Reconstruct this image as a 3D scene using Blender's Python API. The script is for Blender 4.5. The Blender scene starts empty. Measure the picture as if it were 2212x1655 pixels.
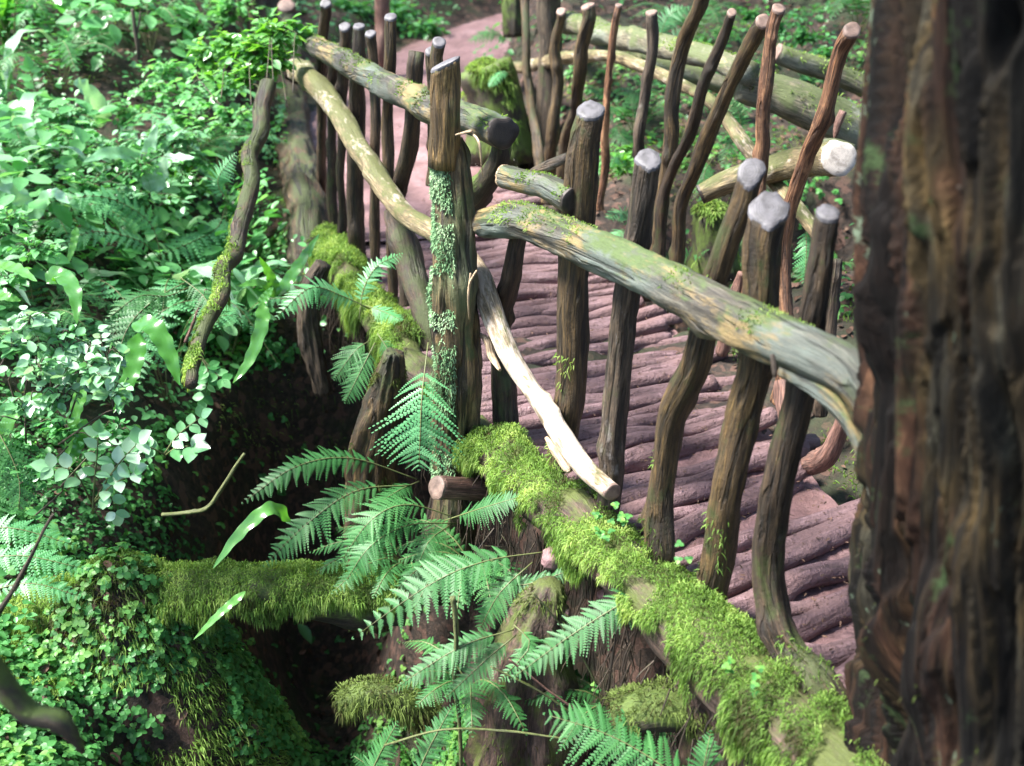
import bpy, math
import numpy as np
from mathutils import Vector
R = math.radians
sc = bpy.context.scene

# ------------------------------------------------------------------ camera, sky, sun, exposure
CAM_Z, PITCH, FPX = 1.6, 25.0, 2268.0
cd = bpy.data.cameras.new("camera"); cam = bpy.data.objects.new("camera", cd)
sc.collection.objects.link(cam); sc.camera = cam
cam.location = (0, 0, CAM_Z); cam.rotation_euler = (R(90 - PITCH), 0, 0)
cd.sensor_width = 36; cd.lens = 36 * FPX / 2212; cd.clip_start = 0.05; cd.clip_end = 500
cd.dof.use_dof = True; cd.dof.focus_distance = 3.1; cd.dof.aperture_fstop = 2.6

SUN_EL, SUN_AZ = 56.0, -98.0          # azimuth: degrees from +Y towards +X
w = bpy.data.worlds.new("World"); sc.world = w; w.use_nodes = True
nt = w.node_tree; bg = nt.nodes["Background"]
sky = nt.nodes.new("ShaderNodeTexSky"); sky.sky_type = 'NISHITA'; sky.sun_disc = False
sky.sun_elevation = R(SUN_EL); sky.sun_rotation = R(SUN_AZ); sky.air_density = 1.0; sky.dust_density = 1.5
nt.links.new(sky.outputs[0], bg.inputs[0]); bg.inputs[1].default_value = 0.125
sl = bpy.data.lights.new("sun", 'SUN'); sl.energy = 5.0; sl.angle = R(16); sl.color = (1.0, .96, .9)
so = bpy.data.objects.new("sun", sl); sc.collection.objects.link(so)
sd = Vector((math.sin(R(SUN_AZ)) * math.cos(R(SUN_EL)), math.cos(R(SUN_AZ)) * math.cos(R(SUN_EL)), math.sin(R(SUN_EL))))
so.rotation_euler = sd.to_track_quat('Z', 'Y').to_euler(); so.location = (-6, 6, 14)
sc.view_settings.view_transform = 'Standard'; sc.view_settings.look = 'None'
sc.view_settings.gamma = 1; sc.view_settings.exposure = 2.2

# ------------------------------------------------------------------ numeric helpers
rng = np.random.default_rng(11)
A = np.array
def _h(i, j, k, s):
    n = (i * 374761393 + j * 668265263 + k * 1442695041 + s * 1274126177) & 0xffffffff
    n = ((n ^ (n >> 13)) * 1274126177) & 0xffffffff
    return ((n ^ (n >> 16)) & 0xffff) / 65535.0
def vn(p, s=0):
    p = np.asarray(p, float); f = np.floor(p); i = f.astype(np.int64); u = p - f; u = u * u * (3 - 2 * u)
    r = 0
    for a in (0, 1):
        for b in (0, 1):
            for c in (0, 1):
                wt = (u[..., 0] if a else 1 - u[..., 0]) * (u[..., 1] if b else 1 - u[..., 1]) * (u[..., 2] if c else 1 - u[..., 2])
                r = r + wt * _h(i[..., 0] + a, i[..., 1] + b, i[..., 2] + c, s)
    return r * 2 - 1
def fbm(p, o=4, s=0):
    r = 0; a = 1; t = 0
    for k in range(o): r = r + a * vn(np.asarray(p) * 2**k, s + k); t += a; a *= .5
    return r / t
def sm(x, a, b):
    u = np.clip((x - a) / (b - a), 0, 1); return u * u * (3 - 2 * u)
def unit(v): return v / np.maximum(np.linalg.norm(v, axis=-1, keepdims=True), 1e-9)
def P3(x, y, z): return np.stack(np.broadcast_arrays(x, y, z), -1).astype(float)

# ------------------------------------------------------------------ object helpers
ORG = {}
def tag(o, label=None, cat=None, group=None, kind=None):
    for k, v in (('label', label), ('category', cat), ('group', group), ('kind', kind)):
        if v: o[k] = v
    return o
def thing(name, label, cat, loc, group=None):
    o = bpy.data.objects.new(name, None); sc.collection.objects.link(o)
    o.location = tuple(float(v) for v in loc); o.empty_display_size = .1
    ORG[o.name] = A(loc, float); return tag(o, label, cat, group)
class Geo:
    def __init__(s): s.v = []; s.f = []; s.n = 0; s.rest = []; s.var = []
    def add(s, v, faces, rest=None, var=0.0):
        v = np.asarray(v, float).reshape(-1, 3)
        if len(v) == 0: return
        for f in faces:
            f = np.asarray(f)
            if len(f): s.f.append(f + s.n)
        s.v.append(v); s.n += len(v)
        s.rest.append(v if rest is None else np.asarray(rest, float).reshape(-1, 3))
        s.var.append(np.broadcast_to(np.asarray(var, float), (len(v),)))
    def build(s, name, mat, parent=None, origin=None, smooth=True):
        v = np.concatenate(s.v)
        if parent is not None: org = ORG[parent.name]
        else: org = A(origin, float) if origin is not None else A([v[:, 0].mean(), v[:, 1].mean(), v[:, 2].min()])
        me = bpy.data.meshes.new(name); me.vertices.add(len(v))
        me.vertices.foreach_set("co", (v - org).astype(np.float32).ravel())
        idx = np.concatenate([f.ravel() for f in s.f]); tot = np.concatenate([np.full(len(f), f.shape[1]) for f in s.f])
        st = np.concatenate([[0], np.cumsum(tot)[:-1]])
        me.loops.add(len(idx)); me.loops.foreach_set("vertex_index", idx.astype(np.int32))
        me.polygons.add(len(tot)); me.polygons.foreach_set("loop_start", st.astype(np.int32))
        me.polygons.foreach_set("use_smooth", np.full(len(tot), smooth))
        a = me.attributes.new("rest", 'FLOAT_VECTOR', 'POINT'); a.data.foreach_set("vector", np.concatenate(s.rest).astype(np.float32).ravel())
        a = me.attributes.new("var", 'FLOAT', 'POINT'); a.data.foreach_set("value", np.concatenate(s.var).astype(np.float32))
        me.update(calc_edges=True); me.materials.append(mat)
        o = bpy.data.objects.new(name, me); sc.collection.objects.link(o)
        if parent is not None: o.parent = parent
        else: o.location = tuple(org)
        ORG[o.name] = org
        return o

# ------------------------------------------------------------------ layout of the place
ELy = [-3, 1.1, 1.6, 2.9, 5.4, 8.8, 12]; ELx = [2.6, .98, .70, 0, -1.02, -1.78, -2.3]
ERy = [-3, 1.5, 2.38, 3.9, 5.2, 8.4, 12]; ERx = [4.0, 1.35, .99, .69, .22, -.39, -.7]
EL = lambda y: np.interp(y, ELy, ELx)
ER = lambda y: np.interp(y, ERy, ERx)
PATH = A([(-.38, 5.2, -.03), (-.78, 7.0, -.03), (-1.1, 8.6, 0), (-.85, 9.8, .13), (-.4, 10.8, .3), (.25, 11.5, .45), (1.2, 11.9, .6), (2.6, 12.4, .9)])
GUL = A([(-.25, 1.0, .35), (-.5, 2.0, .95), (-.72, 3.0, 1.45), (-.8, 4.1, 1.7), (-.1, 4.8, 1.7), (.9, 4.9, 1.4), (2.2, 5.4, 1.0), (4, 6, .6)])
def polyd(x, y, pl):
    best = np.full(np.shape(x), 1e9); val = np.zeros(np.shape(x))
    for a, b in zip(pl[:-1], pl[1:]):
        d = b[:2] - a[:2]; t = np.clip(((x - a[0]) * d[0] + (y - a[1]) * d[1]) / (d @ d), 0, 1)
        q = np.hypot(x - a[0] - t * d[0], y - a[1] - t * d[1]); m = q < best
        best = np.where(m, q, best); val = np.where(m, a[2] + t * (b[2] - a[2]), val)
    return best, val
def terr(x, y, rough=True):
    x = np.asarray(x, float); y = np.asarray(y, float)
    left = sm(EL(y) - .05 - x, 0, .5); right = sm(x - ER(y) - .1, 0, .7)
    z = -.03 - left * .35 * sm(y, .2, 1.5)
    z = z + left * .75 * sm(y, 4.9, 7.4) * sm(-x, .9, 2.2) + left * .55 * sm(-x, 1.3, 2.6) * sm(y, .5, 2.2)
    z = z + right * (.15 * sm(y, 1.5, 4) + .9 * sm(x, 1.6, 4.5) + .5 * sm(y, 5.5, 8))
    z = z + 3.6 * sm(y + .25 * np.abs(x + .5), 10.5, 19) + 5 * sm(y, 16, 45) + 1.6 * sm(-x, 3.5, 9) + 1.4 * sm(x, 4, 9) + 3 * sm(np.abs(x), 9, 30)
    z = z + 2.0 * sm(-y, 4, 14)
    z = z + .5 * sm(y, 8.6, 10) * (1 - sm(np.abs(x + 1), 4, 9))
    d, dep = polyd(x, y, GUL)
    wob = .12 * vn(P3(x * 2.2, y * 2.2, 3.3), 5)
    g = np.exp(-np.clip((d + wob) / .5, 0, 9)**3.2)
    z = z - dep * g
    dm = -.20 - .62 * (((x + 1.18) / .40)**2 + ((y - 2.60) / .32)**2); z = z + np.log1p(np.exp(np.clip((dm - z) * 14, -30, 30))) / 14
    z = z - .75 * np.exp(-((EL(y) - x - .12) / .36)**4) * sm(y, 1.2, 1.6) * (1 - sm(y, 3.2, 3.6)) * (z > -1.6)
    # solid ground below the two ends of the deck
    ins = (1 - sm(EL(y) - x, -.46, -.26)) * (1 - sm(x - ER(y), .05, .35))
    ends = np.maximum(1 - sm(y, 3.0, 3.35), sm(y, 5.5, 5.9)) * (1 - sm(y, 8.6, 9.2))
    k = ins * ends; z = z * (1 - k) + (-.10) * k
    pd, pz = polyd(x, y, PATH)
    k = (1 - sm(pd, .62, 1.1)) * sm(y, 5.7, 6.2); z = z * (1 - k) + (pz - .03) * k
    if rough:
        q = P3(x, y, z)
        amp = 1 - .85 * np.maximum(k, ins * ends)
        z = z + amp * (.10 * fbm(q * 1.7, 3, 9) + .045 * fbm(q * 7, 3, 20)) + .6 * vn(P3(x * .15, y * .15, 1), 4) * sm(np.hypot(x, y - 4), 8, 20)
    return z
def tnorm(x, y, e=.04):
    dx = (terr(x + e, y) - terr(x - e, y)) / (2 * e); dy = (terr(x, y + e) - terr(x, y - e)) / (2 * e)
    return unit(P3(-dx, -dy, 1.0))
def ray(px, py):
    cx = (px - 1106) / FPX; cy = (827.5 - py) / FPX; c, s = math.cos(R(PITCH)), math.sin(R(PITCH))
    return A([cx, c + cy * s, -s + cy * c])
O = A([0, 0, CAM_Z])
def on_edge(px, py, fn, off):
    d = ray(px, py); ts = np.linspace(.8, 14, 1400); g = d[0] * ts - fn(d[1] * ts) - off
    i = np.where(g[:-1] * g[1:] <= 0)[0]
    if len(i) == 0: return O + d * ts[np.argmin(np.abs(g))]
    return O + d * ts[i[0]]
def L(px, py, off=0.0): return on_edge(px, py, EL, off)
def Rt(px, py, off=0.0): return on_edge(px, py, ER, off)
def Yp(px, py, y): d = ray(px, py); return O + d * (y / d[1])
def Zp(px, py, z): d = ray(px, py); return O + d * ((z - CAM_Z) / d[2])
def m_per_px(p): # metres per photograph pixel at p
    c, s = math.cos(R(PITCH)), math.sin(R(PITCH)); q = p - O
    return (q[1] * c - q[2] * s) / FPX
def Tp(px, py, lift=0): # first hit of the ray on the terrain
    d = ray(px, py); ts = np.linspace(1.0, 30, 2900); p = O + d * ts[:, None]
    g = p[:, 2] - terr(p[:, 0], p[:, 1]) - lift; i = np.where(g < 0)[0]
    return p[i[0]] if len(i) else p[-1]
def at_t(x, y, lift=0): return A([x, y, float(terr(x, y)) + lift])

# ------------------------------------------------------------------ shape makers
def spline(pts, n):
    p = np.asarray(pts, float)
    if len(p) == 2: t = np.linspace(0, 1, n)[:, None]; return p[0] * (1 - t) + p[1] * t
    q = np.vstack([2 * p[0] - p[1], p, 2 * p[-1] - p[-2]]); m = len(p) - 1
    u = np.linspace(0, m - 1e-6, n); i = u.astype(int); t = (u - i)[:, None]
    a, b, c, d = q[i], q[i + 1], q[i + 2], q[i + 3]
    return .5 * ((2 * b) + (c - a) * t + (2 * a - 5 * b + 4 * c - d) * t**2 + (3 * b - a - 3 * c + d) * t**3)
def frames(c):
    T = unit(np.gradient(c, axis=0)); N = np.zeros_like(T)
    up = A([0, 0, 1.]) if abs(T[0][2]) < .9 else A([0, 1., 0])
    n = up - T[0] * (up @ T[0]); n /= np.linalg.norm(n)
    for i in range(len(c)):
        n = n - T[i] * (n @ T[i]); n /= np.linalg.norm(n); N[i] = n
    return T, N, np.cross(T, N)
class Tube: pass
def tube(g, pts, rad, seg=18, res=None, wob=.08, grain=.05, wig=.0, knots=0, cap=True, seed=None, flare=0, var=0.0, lobes=0, tilt=None):
    """adds a branch to Geo g and returns its surface for moss and cut ends"""
    seed = int(rng.integers(1e4)) if seed is None else seed
    pts = np.asarray(pts, float); L0 = np.linalg.norm(np.diff(pts, axis=0), axis=1).sum()
    rm = float(np.mean(rad)); n = int(np.clip(L0 / (res or max(rm * .45, .008)), 6, 260))
    c = spline(pts, n); r = np.interp(np.linspace(0, 1, n), np.linspace(0, 1, len(rad)), rad)
    s = np.concatenate([[0], np.cumsum(np.linalg.norm(np.diff(c, axis=0), axis=1))])
    so_ = seed * .37 % 50
    if wig: c = c + wig * P3(*(vn(P3(s * 5 + so_, k * 7.1, seed % 17), 1) for k in (1, 2, 3))) * np.minimum(1, np.minimum(s, s[-1] - s) / .05)[:, None]
    T, N, B = frames(c); th = np.linspace(0, 2 * np.pi, seg, endpoint=False)
    ca, sa = np.cos(th)[None, :], np.sin(th)[None, :]
    q = P3(ca * 1.1, sa * 1.1, s[:, None] / max(rm * 6, .02) + so_)
    rr = r[:, None] * (1 + wob * 1.6 * vn(q, seed) + lobes * vn(P3(ca * 1.8, sa * 1.8, s[:, None] * 1.5 + so_), seed + 2))
    rr = rr * (1 + grain * 1.6 * vn(P3(ca * 4.5, sa * 4.5, s[:, None] * 9 + so_), seed + 5) + grain * .9 * vn(P3(ca * 10, sa * 10, s[:, None] * 25 + so_), seed + 6))
    for _ in range(knots):
        k0 = rng.uniform(.08, .92) * s[-1]; a0 = rng.uniform(0, 6.28); dd = ((s[:, None] - k0) / (rm * .9))**2 + (np.angle(np.exp(1j * (th[None, :] - a0))) / .6)**2
        rr = rr + rm * .45 * np.exp(-dd)
    if flare: rr = rr * (1 + flare * np.exp(-s / (rm * 2))[:, None])
    dirs = ca[..., None] * N[:, None, :] + sa[..., None] * B[:, None, :]
    V = c[:, None, :] + dirs * rr[..., None]
    if tilt is not None:
        wz = np.clip(1 - (s[-1] - s) / (rm * 3), 0, 1)[:, None]; V = V + T[-1] * ((dirs @ tilt) * rr * wz)[..., None]
    rest = P3(ca * r[:, None], sa * r[:, None], s[:, None] + so_) 
    i = np.arange(n - 1)[:, None] * seg; j = np.arange(seg)[None, :]; j2 = (j + 1) % seg
    q4 = np.stack([i + j, i + seg + j, i + seg + j2, i + j2], -1).reshape(-1, 4)
    vv = V.reshape(-1, 3); rs = rest.reshape(-1, 3); fs = [q4[:, ::-1]]
    if cap:
        vv = np.vstack([vv, c[0] - T[0] * r[0] * .06, c[-1] + T[-1] * r[-1] * .06]); rs = np.vstack([rs, rest[0, 0] * [0, 0, 1], rest[-1, 0] * [0, 0, 1]])
        jj = np.arange(seg); a = n * seg
        fs.append(np.stack([np.full(seg, a), jj, (jj + 1) % seg], -1)[:, ::-1])
        b = (n - 1) * seg; fs.append(np.stack([np.full(seg, a + 1), b + jj, b + (jj + 1) % seg], -1))
    g.add(vv, fs, rs, var)
    t = Tube(); t.V = V; t.D = dirs; t.c = c; t.r = rr; t.s = s; t.T = T; t.n = n; t.seg = seg; t.N = N; t.B = B
    return t
def cut_face(t, end, mat, parent, tilt=None, grow=1.0, lob=.05, name='cut_end'):
    """pale sawn end of a branch, a thin disc just proud of it"""
    i = -1 if end else 0; c = t.c[i]; T = t.T[i] * (1 if end else -1); m = 28
    th = np.linspace(0, 2 * np.pi, m, endpoint=False)
    rr = np.interp(th, np.linspace(0, 2 * np.pi, t.seg + 1), np.append(t.r[i], t.r[i][0])) * grow
    rr = rr * (1 + lob * vn(P3(np.cos(th) * 1.6, np.sin(th) * 1.6, t.s[-1]), 3))
    d = np.cos(th)[:, None] * t.N[i] + np.sin(th)[:, None] * t.B[i]
    rm = rr.mean(); g = Geo(); V = []; rs = []
    for (k, h) in ((1.0, -.004), (1.01, .5 * rm * .06 + .002), (.96, rm * .06 + .004), (.55, rm * .065 + .004), (.02, rm * .07 + .004)):
        off = np.zeros(m) if tilt is None else (d @ tilt) * rr * k
        V.append(c + d * (rr * k)[:, None] + T * (h + 0 * off)[:, None] * 1.0 + T * off[:, None]); rs.append(P3(np.cos(th) * rr * k, np.sin(th) * rr * k, c[2] * 0 + t.s[-1]))
    V = np.concatenate(V); rs = np.concatenate(rs); f = []
    j = np.arange(m); j2 = (j + 1) % m
    for a in range(4): f.append(np.stack([a * m + j, a * m + j2, a * m + m + j2, a * m + m + j], -1))
    if not end: f = [q[:, ::-1] for q in f]
    g.add(V, f, rs, rng.uniform()); return g.build(name, mat, parent)

def blades(g, p, d, ln, wd, curl=.5, var=None, down=A([0, 0, -1.])):
    """thin curved blades (moss, grass) from points p along d"""
    n = len(p); d = unit(d); sd_ = unit(np.cross(d, unit(rng.normal(size=(n, 3))))); ln = np.broadcast_to(ln, (n,))[:, None]; wd = np.broadcast_to(wd, (n,))[:, None]
    m = p + d * ln * .5; t = p + d * ln * .85 + down * ln * curl * .5
    V = np.stack([p - sd_ * wd * .5, p + sd_ * wd * .5, m + sd_ * wd * .5, m - sd_ * wd * .5, t], 1).reshape(-1, 3)
    b = np.arange(n)[:, None] * 5; v = rng.uniform(0, 1, n) if var is None else var
    g.add(V, [b + [0, 1, 2, 3], b + [3, 2, 4]], None, np.repeat(v, 5))
def moss_tube(t, dens, s0=0, s1=1, ln=(.015, .04), wd=.003, lowest=-.35, hang=.8, thr=-.2, lift=0.0, seed=1, side=None, sc_=9):
    """moss tufts over part of a branch: mounded cushions and hanging blades"""
    S = t.s[-1]; area = S * (s1 - s0) * 2 * np.pi * t.r.mean(); n = int(dens * area)
    u = rng.uniform(s0, s1, n) * (t.n - 1); i = np.clip(u.astype(int), 0, t.n - 2); fu = (u - i)[:, None]; j = rng.integers(0, t.seg, n); j2 = (j + 1) % t.seg; fj = rng.uniform(0, 1, n)[:, None]
    p = (t.V[i, j] * (1 - fu) + t.V[i + 1, j] * fu) * (1 - fj) + (t.V[i, j2] * (1 - fu) + t.V[i + 1, j2] * fu) * fj
    nn = unit(t.D[i, j] * (1 - fj) + t.D[i, j2] * fj)
    if side is not None: k0 = nn @ A(side, float)
    else: k0 = nn[:, 2]
    m = fbm(p * sc_, 3, seed); k = (m > thr + .5 * np.clip(.3 - k0, 0, 2)) & (k0 > lowest)
    p, nn, m = p[k], nn[k], m[k]; n = len(p)
    th = (.4 + .6 * np.clip(m + .3, 0, 1)) * t.r.mean() * lift
    cl = .5 + .9 * fbm(p * 38, 2, seed + 9); p = p + nn * (th * rng.uniform(0, 1, n))[:, None] + nn * (t.r.mean() * .2 * cl)[:, None] * (lift > .2)
    d = nn * .75 + A([0, 0, -1.]) * (hang * (1.1 - nn[:, 2]) * .7)[:, None] + rng.normal(size=(n, 3)) * .38
    g = Geo(); blades(g, p, d, rng.uniform(ln[0], ln[1], n) * (1 + .5 * m), wd * rng.uniform(.6, 1.3, n), hang, np.clip(.5 + .7 * fbm(p * 14, 2, seed + 7) + .3 * cl * (lift > .2) - .12 * (lift > .2) + rng.normal(size=n) * .14, 0, 1))
    return g

LEAF = dict(v=A([(0, 0, 0), (.10, .20, .02), (.30, .36, .04), (.55, .37, .03), (.80, .22, -.03), (1, 0, -.14), (.80, -.22, -.03), (.55, -.37, .03), (.30, -.36, .04), (.10, -.20, .02), (.45, 0, -.05)], float),
            q=A([(0, 6, 2, 1), (6, 3, 2, 2), (0, 5, 4, 6), (6, 4, 3, 3)]))
LEAF_T = A([((k + 0) % 10, 10, (k + 1) % 10) for k in range(10)])
def leaves(g, p, d, nrm, size, wide=.8, var=None, T=LEAF['v'], F=LEAF_T):
    n = len(p); d = unit(d); s = unit(np.cross(nrm, d)); u = np.cross(d, s); size = np.broadcast_to(size, (n,))[:, None, None]
    V = p[:, None, :] + size * (T[None, :, :1] * d[:, None, :] + wide * T[None, :, 1:2] * s[:, None, :] + T[None, :, 2:3] * u[:, None, :])
    b = np.arange(n)[:, None, None] * len(T); v = rng.uniform(0, 1, n) if var is None else var
    g.add(V, [(b + F[None]).reshape(-1, 3)], None, np.repeat(v, len(T)))
def frond(g, path, width, npin=22, fine=11, up=A([0, 0, 1.]), stem=.25, droop=.15, ang=62, curlp=.0, var=.5, shape=.35, rr=.003, gs=None):
    """one feathery fern frond: rachis with paired leaflets cut into small lobes"""
    c = spline(path, 60); T = unit(np.gradient(c, axis=0))
    ti = stem + (1 - stem) * (np.linspace(0, 1, npin)**.92); pi = ti * 59
    C = np.stack([np.interp(pi, np.arange(60), c[:, k]) for k in range(3)], -1); Tt = unit(np.stack([np.interp(pi, np.arange(60), T[:, k]) for k in range(3)], -1))
    u = (ti - stem) / (1 - stem)
    Wd = width * np.where(u < shape, .55 + .45 * np.sin(u / shape * np.pi / 2), np.cos((u - shape) / (1 - shape) * np.pi / 2)**.85) + .004
    sp = np.linalg.norm(C[1] - C[-1]) / npin
    S = unit(np.cross(Tt, up)); U = np.cross(S, Tt)
    for sg in (-1, 1):
        a = R(ang) + rng.normal(size=npin) * .05
        D = unit(sg * S * np.sin(a)[:, None] + Tt * np.cos(a)[:, None] - U * (droop + rng.normal(size=npin) * .10)[:, None] + rng.normal(size=(npin, 3)) * .05); Wq = Wd * rng.uniform(.84, 1.04, npin)
        f = (np.arange(fine) + .5) / fine
        bend = (f**2)[None, :, None] * (A([0, 0, -1.]) + rng.normal(size=(npin, 1, 3)) * .35) * (droop * 1.3) * Wq[:, None, None]
        base = C[:, None, :] + D[:, None, :] * (Wq[:, None] * f[None, :])[..., None] + bend
        PT = np.cross(D, U); PT = unit(PT)
        ll = (sp * .80) * (1 - f**1.5)[None, :] * rng.uniform(.72, 1.12, (npin, fine)) * np.clip(Wd / width * 1.5, .35, 1)[:, None] + .0012
        for s2 in (-1, 1):
            d2 = unit(PT[:, None, :] * s2 + D[:, None, :] * .55 - U[:, None, :] * .12 + np.zeros_like(base))
            w2 = (Wd / fine * .56)[:, None, None]
            DD = np.broadcast_to(D[:, None, :], base.shape)
            t = base + d2 * ll[..., None]; mid = base + d2 * ll[..., None] * .5
            V = np.stack([base - DD * w2 * .75, mid - DD * w2 * .55 + d2 * .0, t, mid + DD * w2 * .75, base + DD * w2 * .75], 2).reshape(-1, 3)
            n = npin * fine; b = np.arange(n)[:, None] * 5
            vv = np.clip(var + rng.normal(size=npin) * .16, 0, 1)
            g.add(V, [b + [0, 1, 3, 4], b + [1, 2, 3]], None, np.repeat(vv, fine * 5))
    st = Geo() if gs is None else gs
    tube(st, c[::3], [rr, rr * .8, rr * .35], seg=5, res=.03, grain=0, wob=0, seed=3)
    return st
def strap(g, path, width, up=A([0, 0, 1.]), wave=.25, var=.5, n=40):
    c = spline(path, n); T = unit(np.gradient(c, axis=0)); S = unit(np.cross(T, up)); U = np.cross(S, T)
    t = np.linspace(0, 1, n); w_ = width * np.clip(np.minimum((t + .02) * 7, 1) * (1 - t**3.2)**.8, .03, 1)
    ph = rng.uniform(0, 6); rows = []
    for k in (-1, -.5, 0, .5, 1):
        z = -abs(k) * .12 + (abs(k)**2) * wave * np.sin(t * 26 * 1.2 + ph + (2 if k > 0 else 0)) * .5 + .1 * (k == 0) * -1
        rows.append(c + S * (k * w_ * (1 + .08 * np.sin(t * 40 + k)))[:, None] + U * (z * w_ + (.18 * abs(k)) * w_)[:, None])
    V = np.stack(rows, 1).reshape(-1, 3); i = np.arange(n - 1)[:, None] * 5; j = np.arange(4)[None, :]
    g.add(V, [np.stack([i + j, i + j + 1, i + j + 6, i + j + 5], -1).reshape(-1, 4)], None, var)

# ------------------------------------------------------------------ materials
def newmat(name):
    m = bpy.data.materials.new(name); m.use_nodes = True; t = m.node_tree; t.nodes.clear()
    o = t.nodes.new("ShaderNodeOutputMaterial"); return m, t, o
def N(t, kind, **kw):
    n = t.nodes.new("ShaderNode" + kind)
    for k, v in kw.items():
        if hasattr(n, k): setattr(n, k, v)
        else: n.inputs[k.replace('_', ' ')].default_value = v
    return n
def ramp(t, fac, stops):
    r = t.nodes.new("ShaderNodeValToRGB"); e = r.color_ramp.elements
    while len(e) < len(stops): e.new(.5)
    for x, (p, c) in zip(e, stops): x.position = p; x.color = (*c, 1) if len(c) == 3 else c
    t.links.new(fac, r.inputs[0]); return r.outputs[0]
def noise(t, vec, scale, detail=5, rough=.6, dist=0.0):
    n = t.nodes.new("ShaderNodeTexNoise"); n.inputs['Scale'].default_value = scale; n.inputs['Detail'].default_value = detail
    n.inputs['Roughness'].default_value = rough; n.inputs['Distortion'].default_value = dist
    if vec is not None: t.links.new(vec, n.inputs['Vector'])
    return n.outputs['Fac']
def mapped(t, vec, scale):
    m = t.nodes.new("ShaderNodeMapping"); m.inputs['Scale'].default_value = scale; t.links.new(vec, m.inputs[0]); return m.outputs[0]
def mix(t, f, a, b, mode='MIX'):
    m = t.nodes.new("ShaderNodeMix"); m.data_type = 'RGBA'; m.blend_type = mode
    for v, s in ((f, 0), (a, 6), (b, 7)):
        if isinstance(v, (int, float)): m.inputs[s].default_value = v
        elif isinstance(v, tuple): m.inputs[s].default_value = (*v, 1)
        else: t.links.new(v, m.inputs[s])
    return m.outputs[2]
def mth(t, op, a, b=0.0, clamp=False):
    m = t.nodes.new("ShaderNodeMath"); m.operation = op; m.use_clamp = clamp
    for k, v in enumerate((a, b)):
        if isinstance(v, (int, float)): m.inputs[k].default_value = v
        else: t.links.new(v, m.inputs[k])
    return m.outputs[0]
def attr(t, name): n = t.nodes.new("ShaderNodeAttribute"); n.attribute_name = name; return n
def finish(t, o, col, rough=.75, bump=None, bs=.5, bd=.01, spec=.5):
    p = t.nodes.new("ShaderNodeBsdfPrincipled")
    t.links.new(col, p.inputs['Base Color']) if not isinstance(col, tuple) else setattr(p.inputs['Base Color'], 'default_value', (*col, 1))
    if isinstance(rough, float): p.inputs['Roughness'].default_value = rough
    else: t.links.new(rough, p.inputs['Roughness'])
    p.inputs['Specular IOR Level'].default_value = spec
    if bump is not None:
        b = t.nodes.new("ShaderNodeBump"); b.inputs['Strength'].default_value = bs; b.inputs['Distance'].default_value = bd
        t.links.new(bump, b.inputs['Height']); t.links.new(b.outputs[0], p.inputs['Normal'])
    t.links.new(p.outputs[0], o.inputs[0]); return p
def bark(name, dark, mid, light, moss=(.10, .13, .02), moss_amt=.3, fib=90, bare=None, bare_amt=0.0, rough=.7, crack=.0, algae=None):
    m, t, o = newmat(name); rv = attr(t, 'rest').outputs['Vector']
    f = noise(t, mapped(t, rv, (fib, fib, fib * .09)), 1.0, 7, .65, .4)
    f2 = noise(t, mapped(t, rv, (26, 26, 9)), 1.0, 5, .6)
    col = ramp(t, f, [(.28, dark), (.5, mid), (.72, light)])
    col = mix(t, ramp(t, f2, [(.38, (0, 0, 0)), (.62, (1, 1, 1))]), mix(t, .45, col, dark), col)
    fine = noise(t, mapped(t, rv, (260, 260, 16)), 1.0, 4, .65)
    col = mix(t, 1.0, col, ramp(t, fine, [(.34, (.25, .25, .25)), (.5, (.85, .85, .85)), (.66, (1.5, 1.45, 1.35))]), 'MULTIPLY')
    if algae:
        fa = noise(t, mapped(t, rv, (5, 5, 2.5)), 1.0, 4, .6); col = mix(t, ramp(t, fa, [(.45, (0, 0, 0)), (.62, (.8, .8, .8))]), col, algae)
    if moss_amt > 0:
        geo = t.nodes.new("ShaderNodeNewGeometry"); sx = t.nodes.new("ShaderNodeSeparateXYZ"); t.links.new(geo.outputs['Normal'], sx.inputs[0])
        fm = noise(t, mapped(t, rv, (12, 12, 7)), 1.0, 8, .7)
        k = mth(t, 'ADD', mth(t, 'MULTIPLY', sx.outputs[2], .16), fm)
        k = ramp(t, k, [(.62 - moss_amt * .25, (0, 0, 0)), (.74 - moss_amt * .25, (1, 1, 1))])
        mc = mix(t, noise(t, mapped(t, rv, (160, 160, 60)), 1.0, 5, .7), (moss[0] * .22, moss[1] * .22, moss[2] * .3), tuple(v * .95 for v in moss))
        col = mix(t, k, col, mc)
    if bare_amt > 0:
        fb = noise(t, mapped(t, rv, (9, 9, 3.5)), 1.0, 5, .6)
        fb = mth(t, 'ADD', mth(t, 'MULTIPLY', fb, .6), mth(t, 'MULTIPLY', noise(t, mapped(t, rv, (60, 60, 20)), 1.0, 6, .7), .4)); k = ramp(t, fb, [(.64 - bare_amt * .25, (0, 0, 0)), (.72 - bare_amt * .25, (.9, .9, .9))])
        col = mix(t, k, col, mix(t, f, tuple(v * .6 for v in bare), bare))
    h = mth(t, 'ADD', mth(t, 'ADD', f, mth(t, 'MULTIPLY', fine, .6)), mth(t, 'MULTIPLY', noise(t, rv, 120, 4), .5))
    if crack:
        cr = noise(t, mapped(t, rv, (34, 34, 3)), 1.0, 3, .5, 1.0)
        ck = ramp(t, cr, [(.40, (0, 0, 0)), (.46, (1, 1, 1))]); col = mix(t, ck, mix(t, crack, col, tuple(v * .25 for v in dark)), col)
        h = mth(t, 'ADD', h, mth(t, 'MULTIPLY', ck, 1.2))
    finish(t, o, col, rough, h, .8, .006); return m
M = {}
M['post'] = bark('weathered_post', (.018, .011, .006), (.070, .043, .022), (.16, .105, .05), (.055, .075, .015), .22, crack=.8)
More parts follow.
